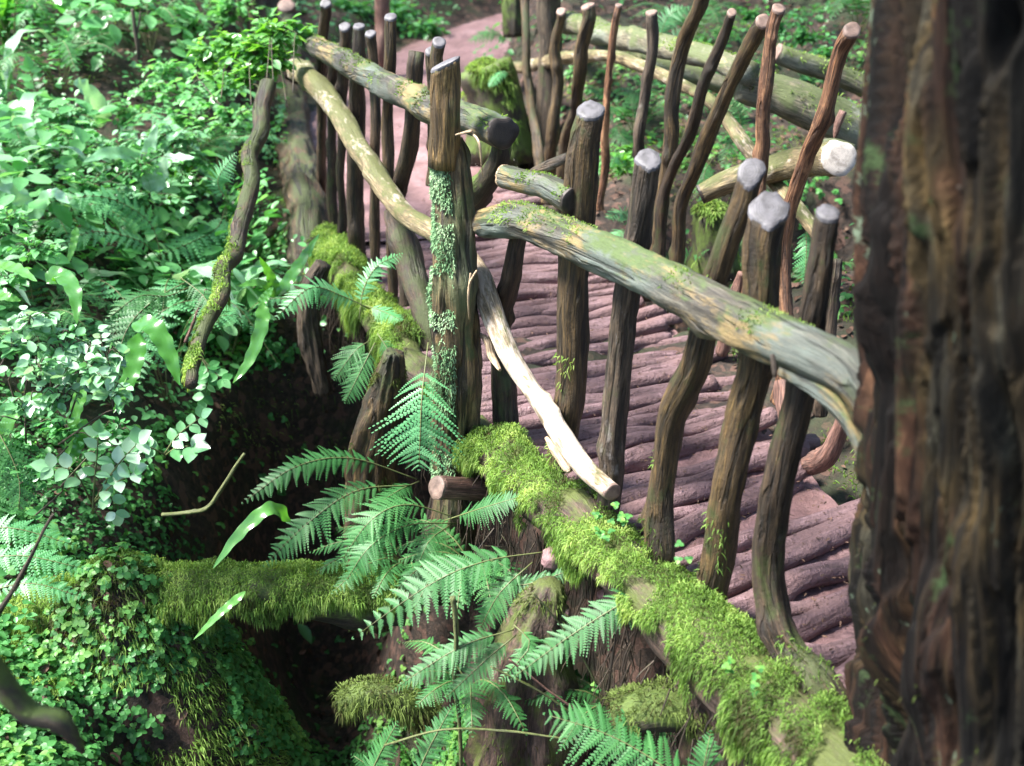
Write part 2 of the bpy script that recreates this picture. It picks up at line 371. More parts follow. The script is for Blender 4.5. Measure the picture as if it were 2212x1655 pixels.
M['post_gold'] = bark('peeled_gold_post', (.05, .03, .012), (.17, .105, .035), (.32, .22, .09), (.10, .13, .03), .3, crack=.7)
M['spindle_dark'] = bark('dark_spindle_bark', (.013, .008, .005), (.045, .028, .015), (.115, .074, .036), (.06, .08, .015), .3, crack=.5)
M['spindle_olive'] = bark('olive_spindle_bark', (.018, .011, .005), (.075, .046, .018), (.17, .112, .042), (.055, .07, .014), .30, crack=.7)
M['spindle_pale'] = bark('grey_spindle_bark', (.02, .014, .010), (.075, .052, .034), (.15, .11, .075), (.06, .07, .015), .2, bare=(.26, .23, .21), bare_amt=.22, crack=.6)
M['spindle_orange'] = bark('orange_lit_spindle', (.04, .018, .010), (.16, .072, .035), (.34, .17, .08), (.08, .10, .02), .0, bare=(.45, .24, .12), bare_amt=.45, crack=.4)  # orange patches put the light on the stakes into the colour
M['post_main'] = bark('lit_main_post', (.022, .013, .006), (.12, .078, .035), (.27, .19, .09), (.08, .11, .03), .25, crack=.85, algae=(.085, .11, .05))
M['rail_bare'] = bark('stripped_bare_rail', (.10, .07, .04), (.28, .21, .13), (.46, .37, .25), (.13, .14, .035), .1, bare=(.62, .52, .42), bare_amt=.75)
M['rail_moss'] = bark('mossy_rail_bark', (.02, .016, .011), (.066, .058, .045), (.15, .142, .115), (.09, .14, .035), .22, fib=60, bare=(.24, .17, .07), bare_amt=.50, algae=(.10, .125, .108), crack=.6)
M['rail_pale'] = bark('pale_stripped_rail', (.07, .05, .025), (.20, .155, .08), (.36, .30, .18), (.13, .14, .035), .4, bare=(.5, .42, .34), bare_amt=.42)
M['log_far'] = bark('lichen_grey_log', (.05, .045, .03), (.16, .145, .10), (.30, .27, .19), (.12, .15, .05), .5, bare=(.38, .31, .17), bare_amt=.3, algae=(.18, .2, .16))
M['beam'] = bark('damp_beam_bark', (.02, .012, .009), (.07, .042, .03), (.15, .10, .08), (.10, .13, .02), .4)
M['stump'] = bark('stump_bark', (.012, .009, .006), (.035, .026, .016), (.07, .055, .03), (.10, .16, .02), .6)
M['tree'] = bark('forest_tree_bark', (.02, .013, .009), (.065, .046, .03), (.13, .10, .065), (.06, .09, .02), .35, fib=40, crack=.6)
M['twig'] = bark('twig_bark', (.02, .014, .01), (.07, .05, .035), (.14, .1, .07), moss_amt=.1)
M['twig_green'] = bark('green_twig_bark', (.05, .06, .02), (.12, .14, .05), (.2, .22, .09), moss_amt=.1)
M['root'] = bark('red_root_bark', (.06, .028, .02), (.19, .10, .08), (.33, .20, .16), moss_amt=.0)
M['splinter'] = bark('pale_splinter_wood', (.25, .17, .1), (.45, .33, .21), (.62, .5, .36), moss_amt=.0)

def deckmat():
    m, t, o = newmat('muddy_deck_log'); rv = attr(t, 'rest').outputs['Vector']; geo = t.nodes.new("ShaderNodeNewGeometry"); pw = geo.outputs['Position']
    f = noise(t, mapped(t, rv, (60, 60, 8)), 1.0, 5, .6); g = noise(t, pw, 5, 5, .6); k = noise(t, pw, 60, 4, .7)
    col = ramp(t, f, [(.3, (.05, .029, .030)), (.55, (.155, .092, .100)), (.75, (.28, .185, .198))])
    col = mix(t, ramp(t, g, [(.4, (0, 0, 0)), (.65, (1, 1, 1))]), col, mix(t, k, (.085, .046, .045), (.21, .128, .13)))
    col = mix(t, ramp(t, k, [(.56, (0, 0, 0)), (.66, (.85, .85, .85))]), col, (.055, .028, .022))
    r = ramp(t, g, [(.35, (.5, .5, .5)), (.6, (.85, .85, .85))])
    finish(t, o, col, r, mth(t, 'ADD', f, mth(t, 'MULTIPLY', k, 1.4)), 1.0, .008); return m
M['deck'] = deckmat()
def mudmat(name, a, b, c, sc1=3.0, rough=.6):
    m, t, o = newmat(name); geo = t.nodes.new("ShaderNodeNewGeometry"); pw = geo.outputs['Position']
    g = noise(t, pw, sc1, 6, .6); k = noise(t, pw, 45, 5, .7)
    col = ramp(t, g, [(.35, a), (.55, b), (.7, c)]); col = mix(t, ramp(t, k, [(.35, (.6, .6, .6)), (.6, (0, 0, 0))]), col, tuple(v * .45 for v in a))
    finish(t, o, col, rough, mth(t, 'ADD', g, mth(t, 'MULTIPLY', k, .6)), .8, .02); return m
M['path'] = mudmat('red_mud_path', (.14, .075, .072), (.22, .125, .128), (.30, .19, .195))
def groundmat():
    m, t, o = newmat('forest_floor'); geo = t.nodes.new("ShaderNodeNewGeometry"); pw = geo.outputs['Position']
    g = noise(t, pw, 2.2, 6, .65); k = noise(t, pw, 34, 6, .75); v = t.nodes.new("ShaderNodeTexVoronoi"); v.inputs['Scale'].default_value = 26; t.links.new(pw, v.inputs['Vector'])
    col = ramp(t, k, [(.34, (.008, .005, .004)), (.5, (.028, .018, .012)), (.66, (.075, .045, .032))])
    hs = t.nodes.new("ShaderNodeSeparateColor"); t.links.new(v.outputs['Color'], hs.inputs[0])
    col = mix(t, ramp(t, hs.outputs[0], [(.72, (0, 0, 0)), (.8, (.7, .7, .7))]), col, (.12, .062, .045))
    sx = t.nodes.new("ShaderNodeSeparateXYZ"); t.links.new(geo.outputs['Normal'], sx.inputs[0])
    mk = mth(t, 'ADD', g, mth(t, 'MULTIPLY', sx.outputs[2], .1))
    col = mix(t, ramp(t, mk, [(.56, (0, 0, 0)), (.66, (.85, .85, .85))]), col, mix(t, k, (.012, .018, .006), (.035, .05, .014)))
    finish(t, o, col, .8, mth(t, 'ADD', g, mth(t, 'MULTIPLY', k, .7)), 1.0, .03); return m
M['ground'] = groundmat()
def leafmat(name, stops, rough=.35, trans=.35, spec=.5, tint=(1.25, 1.25, .6)):
    m, t, o = newmat(name); v = attr(t, 'var').outputs['Fac']; geo = t.nodes.new("ShaderNodeNewGeometry")
    k = noise(t, geo.outputs['Position'], 9, 3, .6)
    f = mth(t, 'ADD', mth(t, 'MULTIPLY', v, .7), mth(t, 'MULTIPLY', k, .3))
    col = ramp(t, f, stops)
    k2 = noise(t, geo.outputs['Position'], 90, 3, .6); col = mix(t, mth(t, 'MULTIPLY', k2, .35), col, mix(t, 1.0, col, (.5, .5, .45), 'MULTIPLY'))
    p = t.nodes.new("ShaderNodeBsdfPrincipled"); t.links.new(col, p.inputs['Base Color']); p.inputs['Roughness'].default_value = rough; p.inputs['Specular IOR Level'].default_value = spec
    tr = t.nodes.new("ShaderNodeBsdfTranslucent"); t.links.new(mix(t, 1.0, col, tint, 'MULTIPLY'), tr.inputs[0])
    ms = t.nodes.new("ShaderNodeMixShader"); ms.inputs[0].default_value = trans
    t.links.new(p.outputs[0], ms.inputs[1]); t.links.new(tr.outputs[0], ms.inputs[2]); t.links.new(ms.outputs[0], o.inputs[0]); return m
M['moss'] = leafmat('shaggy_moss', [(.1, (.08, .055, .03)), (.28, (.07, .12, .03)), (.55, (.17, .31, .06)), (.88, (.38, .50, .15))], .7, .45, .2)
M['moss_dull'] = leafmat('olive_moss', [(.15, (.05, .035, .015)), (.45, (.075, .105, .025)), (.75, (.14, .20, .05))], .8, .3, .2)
M['lichen'] = leafmat('mint_lichen', [(.2, (.10, .20, .09)), (.5, (.20, .36, .18)), (.8, (.36, .5, .3))], .8, .2, .2, (1, 1, 1))
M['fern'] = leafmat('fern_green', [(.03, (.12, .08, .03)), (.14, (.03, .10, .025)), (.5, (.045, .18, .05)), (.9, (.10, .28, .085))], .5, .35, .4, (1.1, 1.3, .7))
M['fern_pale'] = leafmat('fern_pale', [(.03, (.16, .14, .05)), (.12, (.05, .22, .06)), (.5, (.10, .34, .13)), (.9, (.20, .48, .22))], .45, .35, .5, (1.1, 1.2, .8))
M['fern_stem'] = leafmat('fern_stem', [(.1, (.12, .14, .05)), (.9, (.2, .22, .09))], .5, .1)
M['tongue'] = leafmat('glossy_strap', [(.1, (.04, .17, .03)), (.5, (.08, .26, .05)), (.9, (.15, .38, .09))], .22, .4, .8, (1.3, 1.4, .4))
M['herb'] = leafmat('herb_leaf', [(.05, (.025, .11, .03)), (.35, (.07, .27, .075)), (.65, (.15, .42, .15)), (.95, (.30, .58, .30))], .35, .42, .6, (1.2, 1.3, .6))
M['lime'] = leafmat('lime_leaf', [(.05, (.05, .2, .03)), (.5, (.13, .36, .07)), (.95, (.28, .55, .3))], .3, .45, .8, (1.3, 1.3, .35))
M['highlit'] = leafmat('highlit_waxy_leaf', [(.05, (.08, .26, .09)), (.45, (.20, .45, .22)), (.95, (.52, .70, .54))], .22, .3, 1.0, (1.1, 1.2, .7))  # waxy leaf; its paleness puts the blown highlights into the colour
M['clover'] = leafmat('sorrel_leaf', [(.05, (.03, .12, .035)), (.5, (.08, .28, .07)), (.95, (.26, .48, .10))], .45, .42, .4, (1.2, 1.3, .5))
M['canopy'] = leafmat('canopy_leaf', [(.1, (.03, .08, .02)), (.9, (.07, .15, .04))], .5, .35)
def endmat(name, a, b):
    m, t, o = newmat(name); rv = attr(t, 'rest').outputs['Vector']
    x = t.nodes.new("ShaderNodeVectorMath"); x.operation = 'MULTIPLY'; x.inputs[1].default_value = (1, 1, 0); t.links.new(rv, x.inputs[0])
    ln = t.nodes.new("ShaderNodeVectorMath"); ln.operation = 'LENGTH'; t.links.new(x.outputs[0], ln.inputs[0])
    k = noise(t, rv, 40, 5, .6); wv = mth(t, 'SINE', mth(t, 'ADD', mth(t, 'MULTIPLY', ln.outputs['Value'], 1300.0), mth(t, 'MULTIPLY', k, 9.0)))
    col = mix(t, mth(t, 'MULTIPLY', mth(t, 'ADD', wv, 1.0), .18), b, a); col = mix(t, ramp(t, k, [(.35, (.8, .8, .8)), (.55, (0, 0, 0))]), col, tuple(v * .6 for v in a))
    finish(t, o, col, .6, wv, .2, .002); return m
M['end'] = endmat('sawn_grey_end', (.07, .066, .07), (.125, .12, .132))
M['end_dark'] = endmat('shaded_hollow_end', (.012, .01, .008), (.035, .025, .02))  # darkness includes the shade on end faces turned from the sun
M['end_pale'] = endmat('fresh_pale_end', (.36, .31, .27), (.55, .50, .45))
M['end_brown'] = endmat('brown_sawn_end', (.13, .085, .07), (.22, .15, .12))

# ------------------------------------------------------------------ the ground
def warp_axis(lo, hi, mid, n, k=3.2):
    u = np.linspace(-1, 1, n); a = np.sinh(u * k) / np.sinh(k); return np.where(a < 0, mid + a * (mid - lo), mid + a * (hi - mid))
def ground():
    xs = warp_axis(-90, 90, -.6, 560, 4.6); ys = warp_axis(-60, 150, 4.2, 620, 4.6)
    X, Y = np.meshgrid(xs, ys, indexing='ij'); Z = terr(X, Y)
    nx, ny = X.shape; i = np.arange(nx - 1)[:, None] * ny; j = np.arange(ny - 1)[None, :]
    g = Geo(); g.add(P3(X, Y, Z), [np.stack([i + j, i + ny + j, i + ny + j + 1, i + j + 1], -1).reshape(-1, 4)])
    tag(g.build('ground', M['ground'], origin=(0, 0, 0)), kind='structure', label='dark leaf-strewn forest floor with gully')
ground()
def ribbon(name, rows, zf, mat, parent=None, kind=None, n=40, th=0):
    rows = np.asarray(rows); m = len(rows); t = np.linspace(0, 1, n)[None, :, None]
    V = rows[:, 0][:, None] * (1 - t) + rows[:, 1][:, None] * t
    V[..., 2] += zf(V); i = np.arange(m - 1)[:, None] * n; j = np.arange(n - 1)[None, :]
    g = Geo(); g.add(V, [np.stack([i + j, i + j + 1, i + n + j + 1, i + n + j], -1).reshape(-1, 4)])
    o = g.build(name, mat, parent)
    if kind: tag(o, kind=kind)
    return o
def path():
    c = spline(PATH, 240); T = unit(np.gradient(c, axis=0)); S = unit(np.cross(T, A([0, 0, 1.])))
    wv = .62 + .08 * vn(P3(np.arange(240) * .05, 0, 0), 8)
    wv = wv[:, None]; a = c - S * wv; b = c + S * wv
    def zf(V):
        u = np.linspace(-1, 1, V.shape[1])[None, :]
        z = -.05 * np.abs(u)**3 - .05 * (np.abs(u) > .97) + .03 * fbm(V * 3, 3, 3) + .012 * fbm(V * 14, 2, 5)
        s = V[..., 1] ; return z + .02 * np.abs(np.sin(s * 9)) * (s < 8)
    rows = np.stack([a, b], 1); rows[..., 2] += .02
    ribbon('path', rows, zf, M['path'], kind='structure', n=50)
path()

# ------------------------------------------------------------------ the bridge deck
bridge = thing('log_footbridge', 'muddy red-brown log deck crossing the gully between two branch railings', 'footbridge', (.35, 3.2, 0))
def deck():
    g = Geo(); ys = np.linspace(.2, 6.3, 200); rows = []
    for y in ys: rows.append([(float(EL(y)) + .02, y, -.052), (float(ER(y + .35)) + .04, y + .35, -.052)])
    ribbon('soil_bed', np.array(rows), lambda V: .02 * fbm(V * 9, 3, 2) + .006 * fbm(V * 40, 2, 3), M['path'], bridge, n=60)
    y = .75; k = 0
    while y < 6.1:
        r = rng.uniform(.023, .036); far = sm(y, 4.6, 6.2)
        a = A([float(EL(y)) + rng.uniform(-.03, .02), y, 0]); yr = y + .36 + rng.uniform(-.05, .07)
        ext = rng.uniform(-.06, .14); b = A([float(ER(yr)) + ext, yr, 0])
        mid = (a + b) / 2 + A([0, rng.uniform(-.025, .02), 0]); q1 = a * .75 + b * .25 + A([0, rng.uniform(-.02, .02), rng.uniform(-.012, .006)])
        q3 = a * .25 + b * .75 + A([0, rng.uniform(-.02, .02), rng.uniform(-.012, .010)])
        zz = -.030 - r * .12 - .025 * far; a[2] = zz; b[2] = zz + rng.uniform(-.02, .05); mid[2] = zz + rng.uniform(-.008, .012); q1[2] += zz; q3[2] += zz
        g = Geo(); t = tube(g, [a, q1, mid, q3, b], [r, r * 1.1, r * rng.uniform(.85, 1.05), r * .95, r * rng.uniform(.8, 1.0)], seg=16, wob=.12, grain=.06, wig=.009, knots=int(rng.integers(1, 4)), res=.02)
        g.build('deck_log', M['deck'], bridge)
        y += r * 2 * rng.uniform(1.0, 1.28); k += 1
deck()

# ------------------------------------------------------------------ edge beams of the deck
def pxtube(g, pts, fn, seg=20, ends=None, **kw):
    """branch whose centre line is laid on a vertical surface along the bridge; (x, y, width) in photo pixels"""
    P = []; rr = []
    for q in pts:
        p = fn(q); P.append(p); rr.append(q[2] * .5 * m_per_px(p))
    return tube(g, P, rr, seg=seg, **kw)
def onL(off): return lambda q: L(q[0], q[1], off if len(q) < 4 else q[3])
def onR(off): return lambda q: Rt(q[0], q[1], off if len(q) < 4 else q[3])
def onY(y): return lambda q: Yp(q[0], q[1], y if len(q) < 4 else q[3])
g = Geo(); P = [(float(EL(y)) - .05, y, z) for y, z in ((.7, .0), (1.3, .01), (1.8, -.01), (2.3, .0), (2.9, -.02), (3.12, -.02))]
eb = tube(g, P, [.10, .10, .085, .075, .07, .055], seg=22, wob=.12, grain=.07, knots=4)
o1 = g.build('edge_beam', M['beam'], bridge); ORG[o1.name] = ORG[bridge.name]
mo = moss_tube(eb, 120000, 0, .97, (.007, .022), .0024, -.7, 1.4, -.22, lift=.42, seed=3, sc_=11); mo.build('moss', M['moss'], o1)
g = Geo(); P = [(float(EL(y)) - .05, y, -.02) for y in (3.3, 3.9, 4.5, 5.1, 5.6)]
eb2 = tube(g, P, [.055, .065, .06, .065, .06], seg=20, wob=.12, grain=.06, knots=4, wig=.03)
o2 = g.build('edge_beam', M['beam'], bridge); ORG[o2.name] = ORG[bridge.name]
cut_face(eb2, True, M['end_dark'], o2)
mo = moss_tube(eb2, 80000, 0, .9, (.012, .045), .003, -.9, 1.6, -.02, lift=.6, seed=31, sc_=6); mo.build('moss', M['moss'], o2)
# sawn cross beam sticking out by the big post
g = Geo(); cb = tube(g, [Yp(945, 1053, 2.78), Yp(1010, 1055, 2.86), Yp(1110, 1062, 3.0)], [.036, .036, .038], seg=20, grain=.03, wob=.05)
o3 = g.build('cross_beam', M['root'], bridge); ORG[o3.name] = ORG[bridge.name]; cut_face(cb, False, M['end_brown'], o3)

# ------------------------------------------------------------------ near railing
rail = thing('branch_railing', 'near rustic branch railing with lichen-streaked main post and thick mossy handrail', 'railing', (-.05, 2.9, 0))
TOCAM = A([-.25, -.95, 0])
def stake(parent, pts, fn, mat, cut=True, name='spindle', tilt=None, seg=18, moss=0, mats=None, grow=1.0, lob=.05, endm='end', knots=2, base=.12, wig=.01, wob=.1, grain=.07, lobes=0):
    """post or spindle listed from its foot to its top; the foot is sunk a little into what carries it"""
    g = Geo(); P = [fn(q) for q in pts]; rr = [q[2] * .5 * m_per_px(p) for q, p in zip(pts, P)]
    d = unit(P[0] - P[1]); P = [P[0] + d * base * .6 + A([0, 0, -base * .4])] + P; rr = [rr[0] * 1.05] + rr
    if cut and tilt is None: tilt = TOCAM * -.35
    t = tube(g, P, rr, seg=seg, knots=knots, wig=wig, wob=wob, grain=grain, tilt=tilt, lobes=lobes)
    o = g.build(name, M[mat], parent); ORG[o.name] = ORG[parent.name]
    if cut: cut_face(t, True, M[endm], o, tilt, grow, lob)
    if moss: moss_tube(t, moss, 0, .35, (.008, .022), .0025, -1, .6, .05, seed=int(rng.integers(99)), side=(-.8, -.3, .2)).build('moss', M['moss'], o)
    return o, t
# main post: dark lower part and peeled golden top
mp, mt = stake(rail, [(985, 1030, 92), (988, 850, 100), (985, 700, 98), (982, 560, 96), (975, 430, 88), (968, 330, 78), (966, 300, 60)], onL(-.13), 'post_main', cut=False, name='post', seg=48, knots=3, base=.5, wob=.10, grain=.10)
g = Geo(); pp = [L(962, 360, -.15), L(962, 250, -.15), L(961, 190, -.15), L(961, 140, -.15)]
tp = tube(g, pp, [66 * .5 * m_per_px(pp[0]), 62 * .5 * m_per_px(pp[0]), 60 * .5 * m_per_px(pp[0]), 56 * .5 * m_per_px(pp[0])], seg=40, wob=.08, grain=.07, tilt=A([.5, -.2, 0]))
og = g.build('post_top', M['post_gold'], mp); cut_face(tp, True, M['end'], mp, tilt=A([.5, -.2, 0]), name='cut_end')
ls = moss_tube(mt, 60000, .14, .98, (.005, .014), .003, .30, .5, -.05, seed=8, side=unit(A([-1., -.35, 0])), lift=.12, sc_=16); ls.build('lichen', M['lichen'], mp)
g = Geo()   # frayed bark strips hanging on the post
for (x0, y0, x1, y1, x2, y2) in ((1015, 285, 1035, 310, 1042, 380), (985, 292, 1016, 284, 1018, 290), (1017, 590, 1012, 640, 1013, 690), (1030, 585, 1016, 610, 1013, 640)):
    g = Geo(); tube(g, [L(x0, y0, -.21), L(x1, y1, -.22), L(x2, y2, -.21)], [.003, .004, .0012], seg=5, res=.01, seed=4); g.build('bark_strip', M['splinter'], mp)
stake(rail, [(1095, 915, 56), (1080, 760, 46), (1085, 680, 44), (1110, 590, 42), (1122, 500, 38)], onL(.05), 'spindle_dark', cut=False, knots=3)
o, t = stake(rail, [(1218, 930, 62), (1232, 780, 62), (1240, 620, 66), (1250, 480, 70), (1268, 340, 66), (1275, 240, 60)], onL(.04), 'spindle_olive', moss=9000, seg=26, grain=.1)
stake(rail, [(1310, 1085, 50), (1328, 900, 50), (1352, 680, 54), (1378, 500, 56), (1400, 345, 54)], onL(.045), 'spindle_pale', seg=24, grain=.09)
stake(rail, [(1430, 1175, 66), (1432, 1050, 54), (1455, 900, 56), (1510, 780, 60), (1545, 640, 54), (1590, 480, 50), (1618, 375, 54)], onL(.045), 'spindle_olive', moss=9000, lob=.09, seg=24, tilt=TOCAM * -.8, lobes=.10)
stake(rail, [(1528, 1300, 62), (1560, 1120, 64), (1590, 950, 66), (1625, 800, 66), (1648, 620, 70), (1660, 455, 80)], onL(.045), 'spindle_olive', moss=9000, lob=.12, grow=1.0, seg=28, grain=.1, tilt=TOCAM * -.8, lobes=.10)
stake(rail, [(1760, 1460, 92), (1700, 1390, 76), (1672, 1290, 66), (1668, 1180, 66), (1695, 1000, 66), (1728, 860, 62), (1755, 700, 56), (1775, 570, 52), (1790, 462, 48)], onL(.045), 'spindle_dark', moss=16000, seg=26, grain=.1)
# far half of the near railing
stake(rail, [(668, 480, 84), (650, 380, 84), (628, 260, 80), (606, 140, 72), (610, 90, 60)], onL(-.06), 'post', cut=False, name='post', seg=30, base=.5, grain=.12)
stake(rail, [(632, 110, 42), (622, 40, 40), (618, 12, 38)], onL(.0), 'spindle_dark', name='post', endm='end_brown', base=.3)
for pts, mat, cut in (([(672, 420, 26), (650, 250, 24), (640, 160, 22), (636, 110, 20)], 'spindle_dark', False),
    ([(700, 455, 22), (692, 300, 20), (694, 120, 22), (704, 8, 22)], 'post', True),
    ([(722, 470, 24), (714, 300, 20), (722, 160, 20), (732, 100, 18)], 'spindle_dark', False),
    ([(770, 545, 38), (768, 380, 34), (770, 220, 34), (778, 140, 28), (776, 58, 26)], 'spindle_dark', True),
    ([(742, 500, 20), (738, 320, 18), (740, 150, 24), (744, 58, 24)], 'spindle_dark', True),
    ([(810, 560, 24), (812, 400, 22), (812, 250, 22), (802, 150, 20), (800, 74, 22)], 'post', True),
    ([(845, 600, 24), (842, 420, 26), (838, 250, 26), (844, 120, 26), (844, 38, 26)], 'spindle_olive', True),
    ([(870, 600, 28), (848, 470, 30), (868, 380, 34), (893, 270, 34), (900, 150, 34), (898, 112, 32)], 'spindle_dark', False),
    ([(920, 700, 52), (895, 620, 62), (868, 520, 60), (850, 460, 40)], 'spindle_dark', False),
    ([(930, 330, 22), (930, 200, 24), (932, 112, 24)], 'spindle_olive', True),
    ([(948, 300, 26), (948, 200, 28), (949, 92, 30)], 'spindle_olive', True)):
    stake(rail, pts, onL(.05), mat, cut=cut, seg=14, knots=2)
# handrails
g = Geo(); t = pxtube(g, [(1048, 484, 60), (1090, 478, 70), (1150, 483, 78), (1300, 545, 84), (1420, 602, 90), (1500, 645, 96), (1620, 705, 108), (1720, 750, 108), (1800, 788, 108), (1850, 828, 96), (1885, 880, 80)], onL(-.045), seg=40, wob=.06, grain=.07, knots=1)
o = g.build('handrail', M['rail_moss'], rail); ORG[o.name] = ORG[rail.name]; cut_face(t, False, M['end_dark'], o)
moss_tube(t, 26000, .02, .30, (.006, .014), .0025, .0, .5, .08, seed=12).build('moss', M['moss'], o)
moss_tube(t, 16000, .45, .9, (.005, .011), .0025, .2, .3, .22, seed=13).build('moss', M['moss'], o)
g = Geo(); pxtube(g, [(1690, 800, 30), (1780, 850, 44), (1840, 920, 34), (1868, 1000, 24), (1885, 1080, 12)], onL(-.075), seg=16, grain=.12)
g.build('split_branch', M['rail_moss'], o)
g = Geo(); pxtube(g, [(1668, 765, 10), (1672, 790, 14), (1674, 815, 9)], onL(-.12), seg=8); g.build('twig_stub', M['twig'], o)
g = Geo(); t = pxtube(g, [(655, 82, 40), (700, 108, 48), (770, 148, 52), (840, 185, 58), (905, 222, 60), (960, 248, 60), (1030, 262, 66), (1085, 285, 70)], onL(-.0), seg=28, wob=.1, knots=4)
o = g.build('handrail', M['rail_moss'], rail); ORG[o.name] = ORG[rail.name]; cut_face(t, True, M['end_dark'], o)
moss_tube(t, 12000, 0, 1, (.005, .012), .003, .1, .4, .2, seed=22).build('moss', M['moss'], o)
g = Geo(); t = pxtube(g, [(640, 150, 46), (672, 172, 46), (712, 215, 46), (745, 262, 50), (772, 315, 46), (800, 355, 44), (835, 415, 48), (875, 462, 46), (935, 498, 46), (985, 530, 44)], onL(-.025), seg=26, wob=.1, knots=5)
o = g.build('lower_rail', M['rail_pale'], rail); ORG[o.name] = ORG[rail.name]; cut_face(t, False, M['end_dark'], o)
g = Geo(); t = pxtube(g, [(1000, 545, 50), (1040, 610, 50), (1068, 690, 48), (1105, 775, 42), (1165, 865, 42), (1215, 945, 46), (1262, 1010, 44), (1322, 1062, 40)], onL(-.03), seg=26, wob=.1, knots=5)
o = g.build('lower_rail', M['rail_bare'], rail); ORG[o.name] = ORG[rail.name]; o['label'] = 'straight pale stick with stripped bare wood'; cut_face(t, True, M['end_brown'], o)
g = Geo(); pxtube(g, [(1180, 945, 8), (1200, 975, 22), (1222, 1008, 20), (1230, 1020, 10)], onL(-.06), seg=10); g.build('splinter', M['splinter'], o); g = Geo(); pxtube(g, [(1028, 718, 6), (1052, 735, 16), (1062, 770, 18), (1080, 800, 8)], onL(-.055), seg=10)
g.build('splinter', M['splinter'], o)
g = Geo(); t = pxtube(g, [(1092, 382, 50), (1130, 392, 52), (1180, 402, 52), (1235, 432, 56)], onL(.0), seg=24, wob=.08)
o = g.build('short_log', M['rail_moss'], rail); ORG[o.name] = ORG[rail.name]; cut_face(t, True, M['end_dark'], o); cut_face(t, False, M['splinter'], o)
moss_tube(t, 22000, 0, 1, (.005, .012), .0025, .1, .4, .0, seed=25).build('moss', M['moss'], o)
g = Geo(); pxtube(g, [(1140, 382, 22), (1180, 360, 22), (1226, 340, 20)], onL(.03), seg=14); g.build('branch_stub', M['spindle_pale'], rail)
g = Geo(); pxtube(g, [(1084, 300, 44), (1078, 345, 44), (1050, 395, 50), (1015, 440, 54), (995, 470, 50)], onL(.06), seg=20, knots=3); g.build('brace', M['stump'], rail)
# leaning brace outside the far end
g = Geo(); t = pxtube(g, [(412, 830, 26), (440, 745, 28), (478, 640, 32), (510, 520, 34), (538, 380, 36), (562, 250, 36), (580, 180, 34)], lambda q: L(q[0], q[1], -.95 + .0011 * (745 - q[1])), seg=20, wig=.02, knots=3)
o = g.build('leaning_brace', M['spindle_dark'], rail); ORG[o.name] = ORG[rail.name]
moss_tube(t, 34000, 0, .75, (.006, .024), .003, -1, 1.2, .0, seed=41, side=(-.8, -.4, .3), lift=.15).build('moss', M['moss'], o)

# ------------------------------------------------------------------ far railing on the other side of the deck
rail2 = thing('branch_railing', 'far railing of thin leaning stakes on the opposite side of the deck', 'railing', (.7, 4.4, 0))
for pts, mat, cut, wg in (
    ([(1165, 350, 24), (1148, 250, 20), (1140, 120, 18), (1132, -10, 18)], 'spindle_olive', False, .02),
    ([(1185, 400, 26), (1200, 290, 24), (1203, 190, 24), (1206, 100, 22), (1212, 26, 20)], 'spindle_olive', True, .02),
    ([(1206, 470, 28), (1215, 340, 26), (1230, 260, 26), (1255, 160, 30), (1266, 80, 28), (1270, 14, 28)], 'spindle_olive', True, .02),
    ([(1300, 400, 18), (1312, 270, 17), (1322, 150, 16), (1336, 12, 16)], 'spindle_orange', True, .015),
    ([(1372, 560, 26), (1384, 350, 26), (1394, 200, 25), (1404, 110, 24), (1408, 28, 24)], 'spindle_pale', True, .02),
    ([(1405, 590, 32), (1428, 430, 32), (1442, 300, 32), (1456, 160, 32), (1484, 60, 30), (1520, -15, 30)], 'spindle_olive', False, .02),
    ([(1420, 640, 26), (1436, 440, 26), (1480, 310, 25), (1520, 195, 25), (1552, 100, 26), (1580, 28, 20)], 'spindle_dark', True, .015),
    ([(1445, 690, 34), (1468, 480, 32), (1498, 370, 32), (1552, 240, 32), (1604, 130, 33), (1648, 48, 32)], 'spindle_olive', True, .012),
    ([(1620, 600, 30), (1636, 380, 32), (1648, 260, 29), (1662, 150, 27), (1670, 85, 26), (1682, 20, 30)], 'spindle_orange', True, .015),
    ([(1688, 800, 36), (1694, 620, 34), (1696, 520, 34), (1722, 400, 34), (1752, 300, 36), (1790, 185, 36), (1842, 68, 36)], 'spindle_orange', True, .02),
    ([(1780, 820, 30), (1792, 700, 30), (1806, 560, 24)], 'spindle_pale', False, .01)):
    stake(rail2, pts, onR(.12), mat, cut=cut, seg=16, wig=wg, knots=3, wob=.12, endm='end_brown')
g = Geo(); t = pxtube(g, [(1092, 143, 22), (1130, 145, 24), (1180, 134, 26), (1240, 122, 26), (1320, 122, 26), (1400, 148, 26), (1480, 188, 26), (1530, 215, 28), (1573, 263, 30), (1618, 326, 30), (1675, 395, 30), (1730, 458, 32), (1785, 530, 32)], lambda q: Rt(q[0], q[1], .32), seg=20, wob=.1, knots=5)
o = g.build('lower_rail', M['rail_pale'], rail2); ORG[o.name] = ORG[rail2.name]; cut_face(t, False, M['end_brown'], o)
g = Geo(); t = pxtube(g, [(1185, 35, 40), (1240, 52, 46), (1320, 76, 50), (1400, 92, 50), (1470, 110, 50), (1545, 130, 50), (1620, 160, 50)], lambda q: Rt(q[0], q[1], .5), seg=24, wob=.1, knots=4)
o = g.build('handrail', M['log_far'], rail2); ORG[o.name] = ORG[rail2.name]; cut_face(t, False, M['end_brown'], o); moss_tube(t, 8000, 0, 1, (.006, .014), .004, .1, .4, .15, seed=51).build('moss', M['moss'], o)

